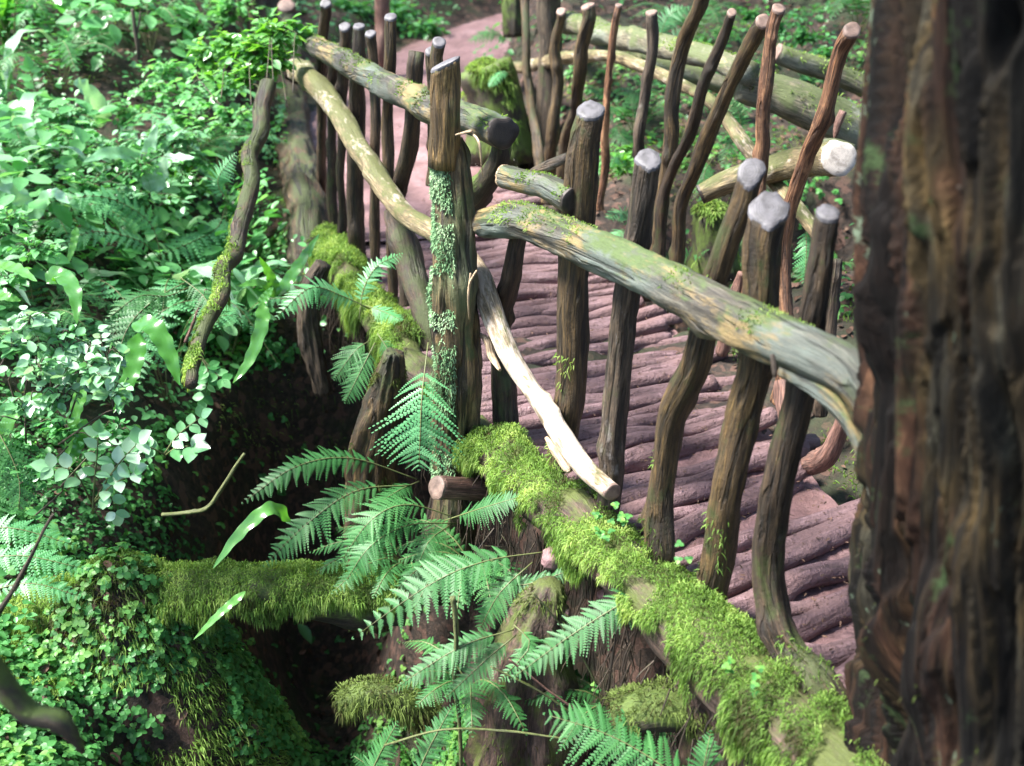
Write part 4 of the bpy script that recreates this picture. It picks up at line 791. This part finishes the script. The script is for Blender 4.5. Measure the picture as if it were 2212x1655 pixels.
for lab, fr, mt_ in (('bright arching fern frond above the brown twigs on the left bank', [([(350, 560, 4.6), (320, 478, 4.6), (220, 425, 4.5), (76, 442, 4.4)], 46), ([(345, 560, 4.6), (300, 520, 4.5), (200, 500, 4.4), (120, 540, 4.3)], 36)], 'fern_pale'),
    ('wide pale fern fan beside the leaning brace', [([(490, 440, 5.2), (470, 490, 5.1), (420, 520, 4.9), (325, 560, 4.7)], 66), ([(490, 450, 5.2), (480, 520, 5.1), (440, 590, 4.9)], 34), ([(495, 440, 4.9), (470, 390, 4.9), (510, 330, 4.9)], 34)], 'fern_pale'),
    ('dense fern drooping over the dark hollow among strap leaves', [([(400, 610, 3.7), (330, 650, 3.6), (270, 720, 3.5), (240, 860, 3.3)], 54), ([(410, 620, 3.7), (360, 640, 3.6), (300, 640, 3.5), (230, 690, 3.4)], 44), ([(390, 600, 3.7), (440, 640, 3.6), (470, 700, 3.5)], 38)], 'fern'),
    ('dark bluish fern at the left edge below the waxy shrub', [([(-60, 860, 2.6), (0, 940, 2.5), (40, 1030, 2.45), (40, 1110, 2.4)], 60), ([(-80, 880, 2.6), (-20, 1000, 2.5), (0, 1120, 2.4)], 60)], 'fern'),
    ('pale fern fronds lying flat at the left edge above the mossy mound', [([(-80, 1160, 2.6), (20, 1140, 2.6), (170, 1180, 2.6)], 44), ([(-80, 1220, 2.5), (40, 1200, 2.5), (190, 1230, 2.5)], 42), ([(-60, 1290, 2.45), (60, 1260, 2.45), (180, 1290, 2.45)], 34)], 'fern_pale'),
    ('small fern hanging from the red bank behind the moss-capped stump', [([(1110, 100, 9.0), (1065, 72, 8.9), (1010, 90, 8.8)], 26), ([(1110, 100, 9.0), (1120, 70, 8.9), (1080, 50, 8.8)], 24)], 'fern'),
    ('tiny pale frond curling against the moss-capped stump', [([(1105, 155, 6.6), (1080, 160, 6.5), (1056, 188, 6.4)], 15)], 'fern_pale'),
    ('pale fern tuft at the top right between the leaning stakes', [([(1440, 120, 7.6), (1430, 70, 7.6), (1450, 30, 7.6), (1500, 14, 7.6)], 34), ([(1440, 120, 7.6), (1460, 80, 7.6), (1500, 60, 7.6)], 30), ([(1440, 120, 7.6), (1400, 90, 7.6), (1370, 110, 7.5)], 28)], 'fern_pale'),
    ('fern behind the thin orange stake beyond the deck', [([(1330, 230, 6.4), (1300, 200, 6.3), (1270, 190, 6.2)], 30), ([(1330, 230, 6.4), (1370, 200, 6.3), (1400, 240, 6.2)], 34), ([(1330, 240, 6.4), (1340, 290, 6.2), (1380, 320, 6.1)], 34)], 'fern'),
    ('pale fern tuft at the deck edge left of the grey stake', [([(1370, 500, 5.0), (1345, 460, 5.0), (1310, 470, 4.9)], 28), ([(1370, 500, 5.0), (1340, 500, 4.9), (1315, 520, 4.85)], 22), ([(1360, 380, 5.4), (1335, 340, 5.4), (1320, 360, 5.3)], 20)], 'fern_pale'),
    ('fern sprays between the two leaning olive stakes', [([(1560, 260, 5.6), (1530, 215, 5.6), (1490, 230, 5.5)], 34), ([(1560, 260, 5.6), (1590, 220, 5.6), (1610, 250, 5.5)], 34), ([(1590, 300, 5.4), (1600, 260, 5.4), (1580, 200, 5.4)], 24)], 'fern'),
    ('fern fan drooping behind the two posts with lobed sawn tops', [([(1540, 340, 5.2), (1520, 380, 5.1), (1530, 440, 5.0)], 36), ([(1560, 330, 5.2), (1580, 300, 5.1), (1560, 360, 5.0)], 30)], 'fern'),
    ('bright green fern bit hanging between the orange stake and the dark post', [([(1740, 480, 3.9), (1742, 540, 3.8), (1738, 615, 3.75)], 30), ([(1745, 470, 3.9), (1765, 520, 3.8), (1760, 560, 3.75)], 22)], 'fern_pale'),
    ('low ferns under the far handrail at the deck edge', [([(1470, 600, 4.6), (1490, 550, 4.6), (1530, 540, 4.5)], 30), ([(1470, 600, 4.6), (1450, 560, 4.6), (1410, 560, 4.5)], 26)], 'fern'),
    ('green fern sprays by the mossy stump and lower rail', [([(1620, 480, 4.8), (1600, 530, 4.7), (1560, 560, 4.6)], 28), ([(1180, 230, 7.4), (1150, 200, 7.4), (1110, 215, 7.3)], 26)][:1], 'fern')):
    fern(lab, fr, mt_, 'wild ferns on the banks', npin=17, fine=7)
k = 0
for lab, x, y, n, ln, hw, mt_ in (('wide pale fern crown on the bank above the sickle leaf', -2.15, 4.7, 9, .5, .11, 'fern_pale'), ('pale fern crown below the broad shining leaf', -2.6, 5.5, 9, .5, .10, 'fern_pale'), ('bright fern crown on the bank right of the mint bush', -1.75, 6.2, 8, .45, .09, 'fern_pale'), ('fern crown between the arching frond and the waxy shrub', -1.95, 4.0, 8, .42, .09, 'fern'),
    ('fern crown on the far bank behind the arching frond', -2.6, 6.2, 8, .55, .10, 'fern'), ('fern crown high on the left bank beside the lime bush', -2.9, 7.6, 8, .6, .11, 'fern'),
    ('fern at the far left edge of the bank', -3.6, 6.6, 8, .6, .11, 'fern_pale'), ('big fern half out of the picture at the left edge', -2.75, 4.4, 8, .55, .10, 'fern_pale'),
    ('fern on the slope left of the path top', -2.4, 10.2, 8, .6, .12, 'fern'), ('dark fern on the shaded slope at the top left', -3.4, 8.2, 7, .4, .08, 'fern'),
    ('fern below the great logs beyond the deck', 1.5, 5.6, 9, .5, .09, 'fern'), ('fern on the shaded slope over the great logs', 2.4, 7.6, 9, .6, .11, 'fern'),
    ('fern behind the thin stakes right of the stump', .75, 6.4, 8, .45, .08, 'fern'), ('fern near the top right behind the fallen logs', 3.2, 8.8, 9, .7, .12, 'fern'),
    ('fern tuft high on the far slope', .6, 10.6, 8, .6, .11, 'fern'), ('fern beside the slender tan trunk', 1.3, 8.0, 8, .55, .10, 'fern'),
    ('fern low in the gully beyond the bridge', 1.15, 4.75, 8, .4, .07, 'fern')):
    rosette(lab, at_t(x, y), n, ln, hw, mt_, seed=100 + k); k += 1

r3 = np.random.default_rng(5); nf = 0
while nf < 26:
    x, y = r3.uniform(-4.2, -1.3), r3.uniform(3.7, 8.2)
    if float(EL(y)) - x < .55 or float(terr(x, y)) < -.6: continue
    rosette('pale fern crown lost among the dense growth of the left bank', at_t(x, y), 6, r3.uniform(.36, .6), r3.uniform(.07, .11), ('fern_pale', 'fern')[nf % 3 == 2], 'ferns lost in the growth of the left bank', 300 + nf, npin=16, fine=6, rise=r3.uniform(.5, .9)); nf += 1
for lab, x, y, n, ln, hw in (('leafy fern rooted under the beam beside the fibrous post', .28, 2.25, 5, .24, .05), ('fern rooted low in the gap left of the fibrous post', -.12, 2.35, 5, .26, .05), ('small fern rooted on the gully wall above the long mossy log', -.32, 2.75, 7, .30, .06), ('fern on the gully wall under the main post', -.12, 2.75, 8, .32, .065)):
    P0 = A([x, y, -.45 if y < 2.5 else -.33]); rosette(lab, P0, n, ln, hw, 'fern', 'ferns hanging round the mossy beam', int(x * 100) + 77, npin=18, fine=9, arc=(2.4, 5.6), rise=.35)

# ------------------------------------------------------------------ strap-leaved ferns
def straps(label, lst, mat='tongue', group='glossy strap-leaved ferns'):
    b = Q(lst[0][0][0]); root = thing('strap_fern', label, 'strap fern', b, group)
    for pts, wpx in lst:
        P = [Q(p) for p in pts]; mid = P[len(P) // 2]; up = unit(unit(O - mid) * .8 + A([0, 0, .6])); g = Geo()
        strap(g, P, wpx * .5 * m_per_px(mid), up, wave=.35, var=rng.uniform(.3, .9)); g.build('leaf', M[mat], root)
straps('broad shining leaf standing up on the upper left bank', [([(215, 275, 5.9), (205, 225, 5.8), (180, 190, 5.7), (158, 178, 5.65)], 56)], 'highlit')
straps('curved strap leaf by the left edge like a green sickle', [([(100, 610, 3.3), (128, 592, 3.3), (160, 630, 3.2), (166, 700, 3.1)], 40), ([(-20, 575, 3.4), (30, 578, 3.3), (80, 608, 3.2)], 30), ([(-20, 640, 3.3), (10, 640, 3.2), (45, 650, 3.2)], 26)])
straps('lone wavy strap leaf hanging over the dark hollow', [([(566, 655, 3.6), (566, 700, 3.55), (540, 775, 3.5), (503, 828, 3.45)], 30)])
straps('wavy strap leaf arching above the long mossy log', [([(628, 1125, 2.6), (585, 1098, 2.55), (520, 1150, 2.5), (460, 1228, 2.45)], 32), ([(530, 1278, 2.35), (475, 1325, 2.3), (418, 1382, 2.28)], 18)])
straps('sunlit strap leaves bending down beside the waxy shrub', [([(285, 700, 2.9), (330, 705, 2.85), (365, 765, 2.8), (388, 832, 2.75)], 44), ([(300, 720, 2.9), (285, 800, 2.8), (245, 892, 2.7)], 40), ([(180, 835, 2.75), (160, 900, 2.7), (142, 1000, 2.65)], 28), ([(90, 850, 2.7), (30, 890, 2.6), (-10, 990, 2.55)], 34), ([(185, 905, 2.65), (170, 960, 2.6), (150, 1010, 2.55)], 26)])
straps('strap leaf arching at the left edge below the dark slope', [([(-20, 262, 6.2), (45, 232, 6.1), (115, 255, 6.0)], 24), ([(300, 300, 5.8), (380, 262, 5.7), (420, 270, 5.6)], 20)])
straps('dull strap leaves under the leaning brace', [([(600, 640, 4.0), (640, 580, 4.05), (690, 505, 4.1)], 26), ([(600, 640, 4.0), (560, 612, 3.95), (515, 618, 3.9)], 22), ([(600, 640, 4.0), (585, 600, 4.0), (560, 555, 3.95)], 24), ([(560, 660, 3.9), (575, 640, 3.9), (590, 620, 3.9)], 22)])
straps('narrow strap leaf hanging below the arching frond on the left bank', [([(165, 490, 4.3), (158, 530, 4.25), (143, 575, 4.2)], 16), ([(520, 540, 4.5), (500, 560, 4.4), (490, 600, 4.3)], 28)])

straps('cluster of broad bright strap leaves in the middle of the left bank', [([(330, 420, 5.0), (300, 350, 5.0), (240, 330, 4.9), (180, 350, 4.8)], 40), ([(330, 420, 5.0), (360, 350, 5.0), (420, 340, 4.9)], 36), ([(330, 420, 5.0), (320, 340, 5.0), (340, 270, 5.0)], 36)], 'highlit')
straps('pair of pale strap leaves over the left edge of the bank', [([(60, 480, 4.4), (40, 420, 4.4), (-20, 400, 4.3)], 40), ([(60, 480, 4.4), (110, 420, 4.4), (150, 440, 4.3)], 34)], 'highlit')
r3 = np.random.default_rng(9); nf = 0
while nf < 13:
    x, y = r3.uniform(-3.8, -1.3), r3.uniform(3.4, 7.6)
    if float(EL(y)) - x < .5 or float(terr(x, y)) < -.6: continue
    b = at_t(x, y); root = thing('strap_fern', 'shiny strap-leaved clump lost among the dense growth of the left bank', 'strap fern', b, 'strap ferns lost in the growth of the left bank')
    for k in range(6):
        a = r3.uniform(0, 6.28); d = A([math.cos(a), math.sin(a), 0]); l_ = r3.uniform(.25, .48); g = Geo()
        strap(g, [b, b + d * l_ * .3 + A([0, 0, l_ * .75]), b + d * l_ * .75 + A([0, 0, l_ * .85]), b + d * l_ * 1.1 + A([0, 0, l_ * .45])], l_ * .10, A([0, 0, 1.]), .35, r3.uniform(.3, .9), 24); g.build('leaf', M['tongue' if nf % 2 else 'highlit'], root)
    nf += 1
# ------------------------------------------------------------------ leafy shrubs and saplings
def shrub(name, label, base, clusters, nleaf, size, mat, stems=5, cat='shrub', flat=.8, var=None, wide=.85, group='leafy shrubs on the left bank'):
    base = A(base, float); root = thing(name, label, cat, base, group); gl = Geo(); gs = Geo(); tot = sum(c[3] * c[4] for c in clusters)
    for (px, py, y, rx, ry) in clusters:
        c = Yp(px, py, y); k = m_per_px(c); n = int(nleaf * rx * ry / tot); m = max(3, n // 9)
        tips = c + rng.normal(size=(m, 3)) * [rx * k * .55, ry * k * .6, ry * k * .5]
        bb = base + rng.normal(size=3) * [.12, .12, 0]; P = [bb * .35 + c * .65 - A([0, 0, .05]), bb * .15 + c * .85 + rng.normal(size=3) * .03, c - A([0, 0, .05])]; tube(gs, P, [.003, .002, .002], seg=6, res=.05, wob=.05)
        for tp_ in tips:
            tube(gs, [c - A([0, 0, .04]), (c + tp_) / 2 + A([0, 0, .02]), tp_], [.0025, .0012], seg=4, res=.06, wob=0, grain=0, cap=False)
            kk = 9; d = unit(tp_ - c + 1e-4); u = np.linspace(.25, 1.05, kk)[:, None]; p = c + (tp_ - c) * u + rng.normal(size=(kk, 3)) * size * .3
            s_ = unit(np.cross(d, [0, 0, 1.])); sg = np.where(np.arange(kk) % 2, 1, -1)[:, None]
            leaves(gl, p, d * .6 + s_ * sg + rng.normal(size=(kk, 3)) * .3 - A([0, 0, .15]), unit(rng.normal(size=(kk, 3)) * (1.2 - flat) + [0, 0, 1.]), size * rng.uniform(.7, 1.2, kk), wide, np.clip((rng.uniform(.2, .9) if var is None else var) + rng.normal(size=kk) * .15, 0, 1))
    gs.build('stem', M['twig'], root); gl.build('foliage', M[mat], root)
shrub('leafy_shrub', 'lime green leafy bush spilling over the far end of the near railing', L(560, 420, -.6), [(600, 75, 5.2, 62, 34), (650, 70, 5.3, 34, 24), (545, 110, 5.1, 60, 40), (490, 95, 5.2, 50, 30), (600, 130, 5.1, 44, 26), (530, 165, 5.0, 50, 34), (575, 60, 5.3, 40, 24), (440, 120, 5.3, 50, 30)], 1100, .052, 'lime', flat=.85)
shrub('leafy_shrub', 'mint bush of layered shiny leaves in the middle of the left bank', at_t(-2.1, 5.6), [(400, 205, 5.9, 70, 32), (330, 190, 6.0, 60, 32), (470, 190, 5.8, 50, 30), (280, 240, 5.9, 60, 26), (420, 260, 5.7, 60, 26), (500, 250, 5.6, 50, 30), (350, 150, 6.2, 50, 26)], 900, .048, 'herb', var=.8, flat=.85)
shrub('leafy_shrub', 'tall pale leaved bush at the top left behind the bank', at_t(-2.6, 7.6), [(330, 30, 7.4, 90, 44), (420, 50, 7.2, 80, 40), (500, 20, 7.3, 70, 40), (400, 110, 7.0, 70, 30), (560, 30, 7.5, 60, 34)], 800, .055, 'herb', var=.7)
shrub('leafy_shrub', 'dazzling waxy-leaved shrub at the left edge above the hollow', Yp(-40, 1030, 2.75), [(60, 700, 2.6, 60, 26), (130, 745, 2.6, 70, 34), (180, 800, 2.55, 70, 34), (80, 800, 2.5, 60, 36), (225, 760, 2.6, 44, 34), (30, 740, 2.6, 50, 34), (240, 850, 2.5, 40, 26), (60, 880, 2.5, 50, 34), (130, 860, 2.5, 50, 30)], 620, .036, 'highlit', flat=.6)
shrub('leafy_shrub', 'low mixed-leaf bush filling the bank under the mint bush', at_t(-2.4, 5.0), [(220, 320, 5.2, 70, 34), (120, 300, 5.3, 60, 34), (300, 350, 5.0, 70, 36), (420, 340, 5.2, 50, 36), (60, 380, 4.9, 60, 34), (180, 400, 4.8, 60, 30)], 900, .034, 'herb', var=.55)
shrub('leafy_shrub', 'fine-leaved bush by the leaning brace under the lime bush', at_t(-1.75, 5.4), [(500, 290, 6.4, 50, 40), (460, 400, 6.0, 40, 34), (440, 310, 6.3, 40, 30)], 500, .032, 'herb', var=.6)
shrub('leafy_shrub', 'pale-leaved bush at the left edge near the hollow', at_t(-2.6, 3.6), [(20, 480, 4.0, 60, 30), (70, 540, 3.8, 50, 30), (10, 600, 3.6, 50, 26)], 350, .036, 'herb', var=.8)
shrub('leafy_shrub', 'dark thicket on the slope above the path', at_t(-1.9, 11.2), [(760, 20, 11.0, 60, 40), (850, 30, 11.2, 50, 40), (920, 60, 11.0, 40, 36), (720, 60, 10.6, 40, 30)], 1100, .07, 'herb', var=.45, group='leafy shrubs on the far slope')
shrub('leafy_shrub', 'glossy small-leaved bush behind the far lower rail', at_t(.7, 5.7), [(1370, 330, 5.7, 44, 30), (1340, 360, 5.5, 30, 24), (1150, 200, 7.0, 40, 30), (1260, 180, 6.8, 40, 20)][:2], 300, .04, 'lime', var=.35, group='leafy shrubs beyond the deck')
shrub('leafy_shrub', 'green bush on the slope over the short grey-green log', at_t(2.4, 7.0), [(1740, 80, 6.8, 60, 26), (1680, 60, 7.0, 50, 24), (1790, 110, 6.4, 40, 20), (1620, 30, 7.4, 40, 20)], 600, .04, 'herb', var=.35, group='leafy shrubs beyond the deck')
def sapling(label, sprays, mat='highlit', size=.03):
    b = Q(sprays[0][0][0]); root = thing('sapling', label, 'sapling', b, 'saplings with paired leaflets')
    for pts, npair, spx in sprays:
        P = [Q(p) for p in pts]; c = spline(P, 40); k = m_per_px(P[-1]); g = Geo(); tube(g, c[::4], [.003, .0015], seg=6, res=.02, wob=0, grain=0); st = g.build('stem', M['twig_green'], root)
        T = unit(np.gradient(c, axis=0)); up = unit(unit(O - P[-1]) * .9 + A([0, 0, .7])); gl = Geo(); i = np.linspace(14, 38, npair).astype(int); n = len(i)
        for sg in (-1, 1):
            S = unit(np.cross(T[i], up)) * sg; leaves(gl, c[i], S + T[i] * .45 + rng.normal(size=(n, 3)) * .12, unit(up + rng.normal(size=(n, 3)) * .25), spx * k * rng.uniform(.85, 1.1, n), .95)
        leaves(gl, c[-1:], T[-1:], up[None], spx * k * 1.1, .95); gl.build('foliage', M[mat], root)
sapling('sapling of paired oval leaflets leaning over the hollow above the mound', [([(200, 1110, 2.55), (205, 1030, 2.5), (210, 980, 2.48), (212, 935, 2.46)], 4, 34), ([(200, 1090, 2.55), (160, 1020, 2.5), (110, 1010, 2.48)], 3, 40), ([(205, 1080, 2.55), (250, 1010, 2.5), (300, 955, 2.48)], 4, 40), ([(205, 1085, 2.55), (240, 1050, 2.5), (290, 1020, 2.48)], 3, 36), ([(205, 1100, 2.55), (235, 1070, 2.5), (250, 1110, 2.5)], 3, 32)])
sapling('small leaflet sprig hanging over the dark hollow centre', [([(425, 760, 3.4), (445, 790, 3.38), (450, 815, 3.36), (440, 860, 3.35)], 5, 28), ([(425, 760, 3.4), (460, 800, 3.38), (480, 820, 3.36)], 3, 24)], 'herb')
sapling('horizontal spray of leaflets above the bent green twig', [([(360, 985, 2.9), (320, 965, 2.88), (265, 955, 2.86)], 6, 26), ([(355, 980, 2.9), (385, 940, 2.88), (435, 900, 2.86)], 4, 30), ([(355, 985, 2.9), (385, 965, 2.88), (415, 965, 2.86)], 2, 42)], 'highlit')
sapling('thin leggy stem with leaf pairs rising on the upper left bank', [([(95, 300, 5.8), (88, 240, 5.8), (75, 190, 5.8), (65, 150, 5.8)], 5, 26), ([(230, 120, 6.4), (225, 90, 6.4), (215, 60, 6.4)], 4, 24)], 'herb')

shrub('leafy_shrub', 'mid-height mint bush nearest the leaning brace on the bank', at_t(-1.9, 5.0), [(380, 300, 5.2, 80, 30), (300, 420, 4.9, 60, 24), (400, 400, 5.4, 50, 30), (250, 360, 5.1, 60, 26), (150, 250, 5.6, 60, 26), (90, 330, 5.4, 60, 26)], 800, .05, 'highlit', var=.35, flat=.85)
shrub('leafy_shrub', 'straggly green bush under the waxy shrub at the left edge', Yp(-60, 1150, 2.7), [(20, 960, 2.6, 60, 30), (60, 1030, 2.5, 50, 30), (140, 930, 2.6, 50, 26), (250, 930, 2.7, 50, 26)], 420, .028, 'herb', var=.5)
for lab, a, b, y_, r_ in (('pinkish stone wedged under the mossy beam', 1190, 1205, 2.42, .032), ('small mauve stone below the wedged pinkish stone', 1216, 1322, 2.3, .020), ('dark stone in the gap under the beam', 1310, 1290, 2.35, .03)):
    c = Yp(a, b, y_); root_ = c; g = Geo(); t_ = tube(g, [c - A([.01, 0, r_]), c - A([0, 0, r_ * .4]), c + A([.004, 0, r_ * .4]), c + A([0, 0, r_])], [r_ * .35, r_, r_ * .95, r_ * .3], seg=20, wob=.2, res=.004); tag(g.build('stone', M['path'], origin=c), lab, 'stone')

# ------------------------------------------------------------------ twigs
def twig(label, pts, fn, mat='twig', cat='twig', name='twig', forks=()):
    P = [fn(q) for q in pts]; g = Geo(); tube(g, P, [q[2] * .5 * m_per_px(p) for q, p in zip(pts, P)], seg=10, knots=2, wig=.004)
    for f in forks: Pf = [fn(q) for q in f]; tube(g, Pf, [q[2] * .5 * m_per_px(p) for q, p in zip(f, Pf)], seg=8)
    o = g.build(name, M[mat], origin=P[0]); tag(o, label, cat)
twig('bent greenish twig sticking out over the dark hollow', [(350, 1112, 9), (400, 1108, 9), (445, 1098, 9), (480, 1055, 9), (528, 980, 7)], onY(3.0), 'twig_green')
twig('thin dark twig leaning up from the left edge in front of the mound', [(-30, 1360, 14), (20, 1290, 11), (60, 1220, 9), (115, 1110, 6)], onY(2.1), 'twig')
twig('dark knobbly branch close to the camera in the bottom left corner', [(-60, 1380, 60), (10, 1480, 46), (60, 1540, 54), (130, 1560, 46), (178, 1620, 16)], onY(1.25), 'stump', 'branch', 'near_branch')
twig('reddish dead stem slanting beside the mossy foot of the leaning brace', [(400, 740, 7), (425, 680, 7), (445, 625, 5)], onY(3.9), 'root')
twig('brown forked dead twig above the left bank', [(300, 130, 8), (293, 80, 9), (286, 20, 7)], onY(6.4), 'twig', forks=([(293, 85, 6), (300, 50, 5), (304, 25, 3)],))
twig('hanging lichen-coated strand below the comb-like fern', [(978, 1290, 13), (985, 1380, 11), (982, 1470, 9), (990, 1560, 9), (996, 1665, 8)], onY(2.2), 'twig_green', 'strand', 'hanging_strand')
for k, (lab, p) in enumerate((('long green fern stem crossing the bottom centre', [(830, 1610, 5), (960, 1578, 5), (1090, 1580, 5), (1260, 1600, 5)]), ('brown stem slanting from the low fern to the bottom fern', [(1100, 1425, 5), (1180, 1490, 5), (1270, 1550, 5)]),
        ('green stem slanting under the brown stem', [(1060, 1440, 5), (1160, 1490, 5), (1260, 1560, 5)]), ('thin stem running down behind the slanting bright frond', [(1150, 1280, 4), (1220, 1370, 4), (1290, 1480, 4)]))):
    twig(lab, p, onY(2.1), 'twig_green' if k != 1 else 'root', 'stem', 'dead_stem')

# ------------------------------------------------------------------ trees
def tree(label, base, top, r0, mat='tree', crown=None, nl=2600, ls=.13, spread=1.4, seg=20, group='forest trees round the bridge', name='forest_tree'):
    base = A(base, float); top = A(top, float); root = thing(name, label, 'tree', base, group); g = Geo()
    mid = (base + top) / 2 + rng.normal(size=3) * .08; tube(g, [base - A([0, 0, .25]), base * .8 + top * .2, mid, top], [r0 * 1.25, r0, r0 * .85, r0 * .5], seg=seg, res=.06, knots=5, wig=.03, flare=.5)
    g.build('trunk', M[mat], root); gb = Geo(); gc = Geo(); r2 = np.random.default_rng(int(abs(base[0] * 100 + base[1] * 10)))
    for i in range(9):
        a = r2.uniform(0, 6.28); s0 = mid + (top - mid) * r2.uniform(.35, 1); e = s0 + A([math.cos(a), math.sin(a), r2.uniform(.1, .9)]) * spread * r2.uniform(.6, 1.2)
        tube(gb, [s0, (s0 + e) / 2 + A([0, 0, .1]), e], [r0 * .35, r0 * .2, .008], seg=7, res=.1)
        n = nl // 9; p = e + r2.normal(size=(n, 3)) * [spread * .32, spread * .32, spread * .2]; leaves(gc, p, r2.normal(size=(n, 3)), unit(r2.normal(size=(n, 3)) + [0, 0, 1.3]), ls * r2.uniform(.7, 1.2, n), .8)
    gb.build('limb', M[mat], root); gc.build('crown', M['canopy'], root)
def pxtree(label, px, y, wpx, lean=0.0, h=6.5, mat='tree', **kw):
    if px < 850: kw['nl'] = 450
    pts = Tp(px, 300) if y is None else None; d = ray(px, 200); x = d[0] / d[1] * y; b = at_t(x, y); tree(label, b, b + A([lean, .2, h]), wpx * .5 * m_per_px(b + A([0, 0, .5])), mat, **kw)
pxtree('slender tan trunk standing behind the thin stakes beyond the deck', 1182, 6.9, 46, -.12, 7.0)
pxtree('smooth pinkish stem beside the top of the path', 828, 9.6, 28, .05, 6.5, 'root')
for lab, px, y, wpx in (('dark stem at the top left behind the lime bush', 545, 8.6, 30), ('olive stem left of the far end post', 580, 7.4, 34), ('thin stem among the bushes at the top left', 500, 8.0, 22), ('mottled trunk on the dark slope at the top left', 300, 9.6, 44), ('stout trunk high on the slope over the path', 760, 13.5, 60), ('dark trunk at the top right over the fallen logs', 1640, 10.5, 60), ('trunk in the gloom at the top right', 1400, 12.0, 50), ('broad trunk on the dark slope at the far left', 60, 11.0, 70)):
    pxtree(lab, px, y, wpx, rng.uniform(-.3, .3), rng.uniform(6.5, 8.5))
for i, (x, y) in enumerate(((3.4, 4.0), (3.0, 6.8), (-8.2, 3.0), (-5.6, -1.0), (2.6, -1.5), (-1.8, -2.5), (5.5, 9), (-6.8, 10.5), (6.5, 2), (4.2, 13), (-3.4, 15), (-9.5, 11.6))):  # unseen trees added so that their crowns shade and dapple the scene
    tree(('tall shade tree added outside the view ', )[0] + ('to the right', 'behind the great logs', 'to the left', 'near the left bank', 'behind the viewer', 'behind the viewer on the left', 'far to the right', 'far to the left', 'beyond the old tree', 'on the far right slope', 'on the far left slope', 'high on the dark left slope')[i], at_t(x, y), at_t(x, y) + A([rng.uniform(-.4, .4), rng.uniform(-.4, .4), 5.0 if i == 7 else rng.uniform(6.5, 8)]), rng.uniform(.12, .24), nl=3500 if i == 7 else 3200 if x > 0 else 1400, spread=1.9)

def rank_labels(name, head, group):
    """tells look-alikes apart by their band up the bank and their order from the left"""
    obs = [o for o in sc.objects if o.get('group') == group]; f = [(o, (O + 0, ORG[o.name])) for o in obs]
    obs.sort(key=lambda o: ORG[o.name][1]); nb = -(-len(obs) // 6)
    bands = ['closest to the dark hollow', 'just above the lowest band', 'halfway up the bank', 'above the middle of the bank', 'highest on the bank']
    words = ['leftmost', 'second from the left', 'third from the left', 'fourth from the left', 'fifth from the left', 'rightmost']
    for b in range(nb):
        row = sorted(obs[b * 6:b * 6 + 6], key=lambda o: ORG[o.name][0] / ORG[o.name][1])
        for k, o in enumerate(row): o['label'] = '%s, %s in the band %s' % (head, 'rightmost' if k == len(row) - 1 else words[k], bands[b])
rank_labels('fern', 'spreading fern crown', 'ferns lost in the growth of the left bank')
rank_labels('strap_fern', 'shiny strap-leaved clump', 'strap ferns lost in the growth of the left bank')
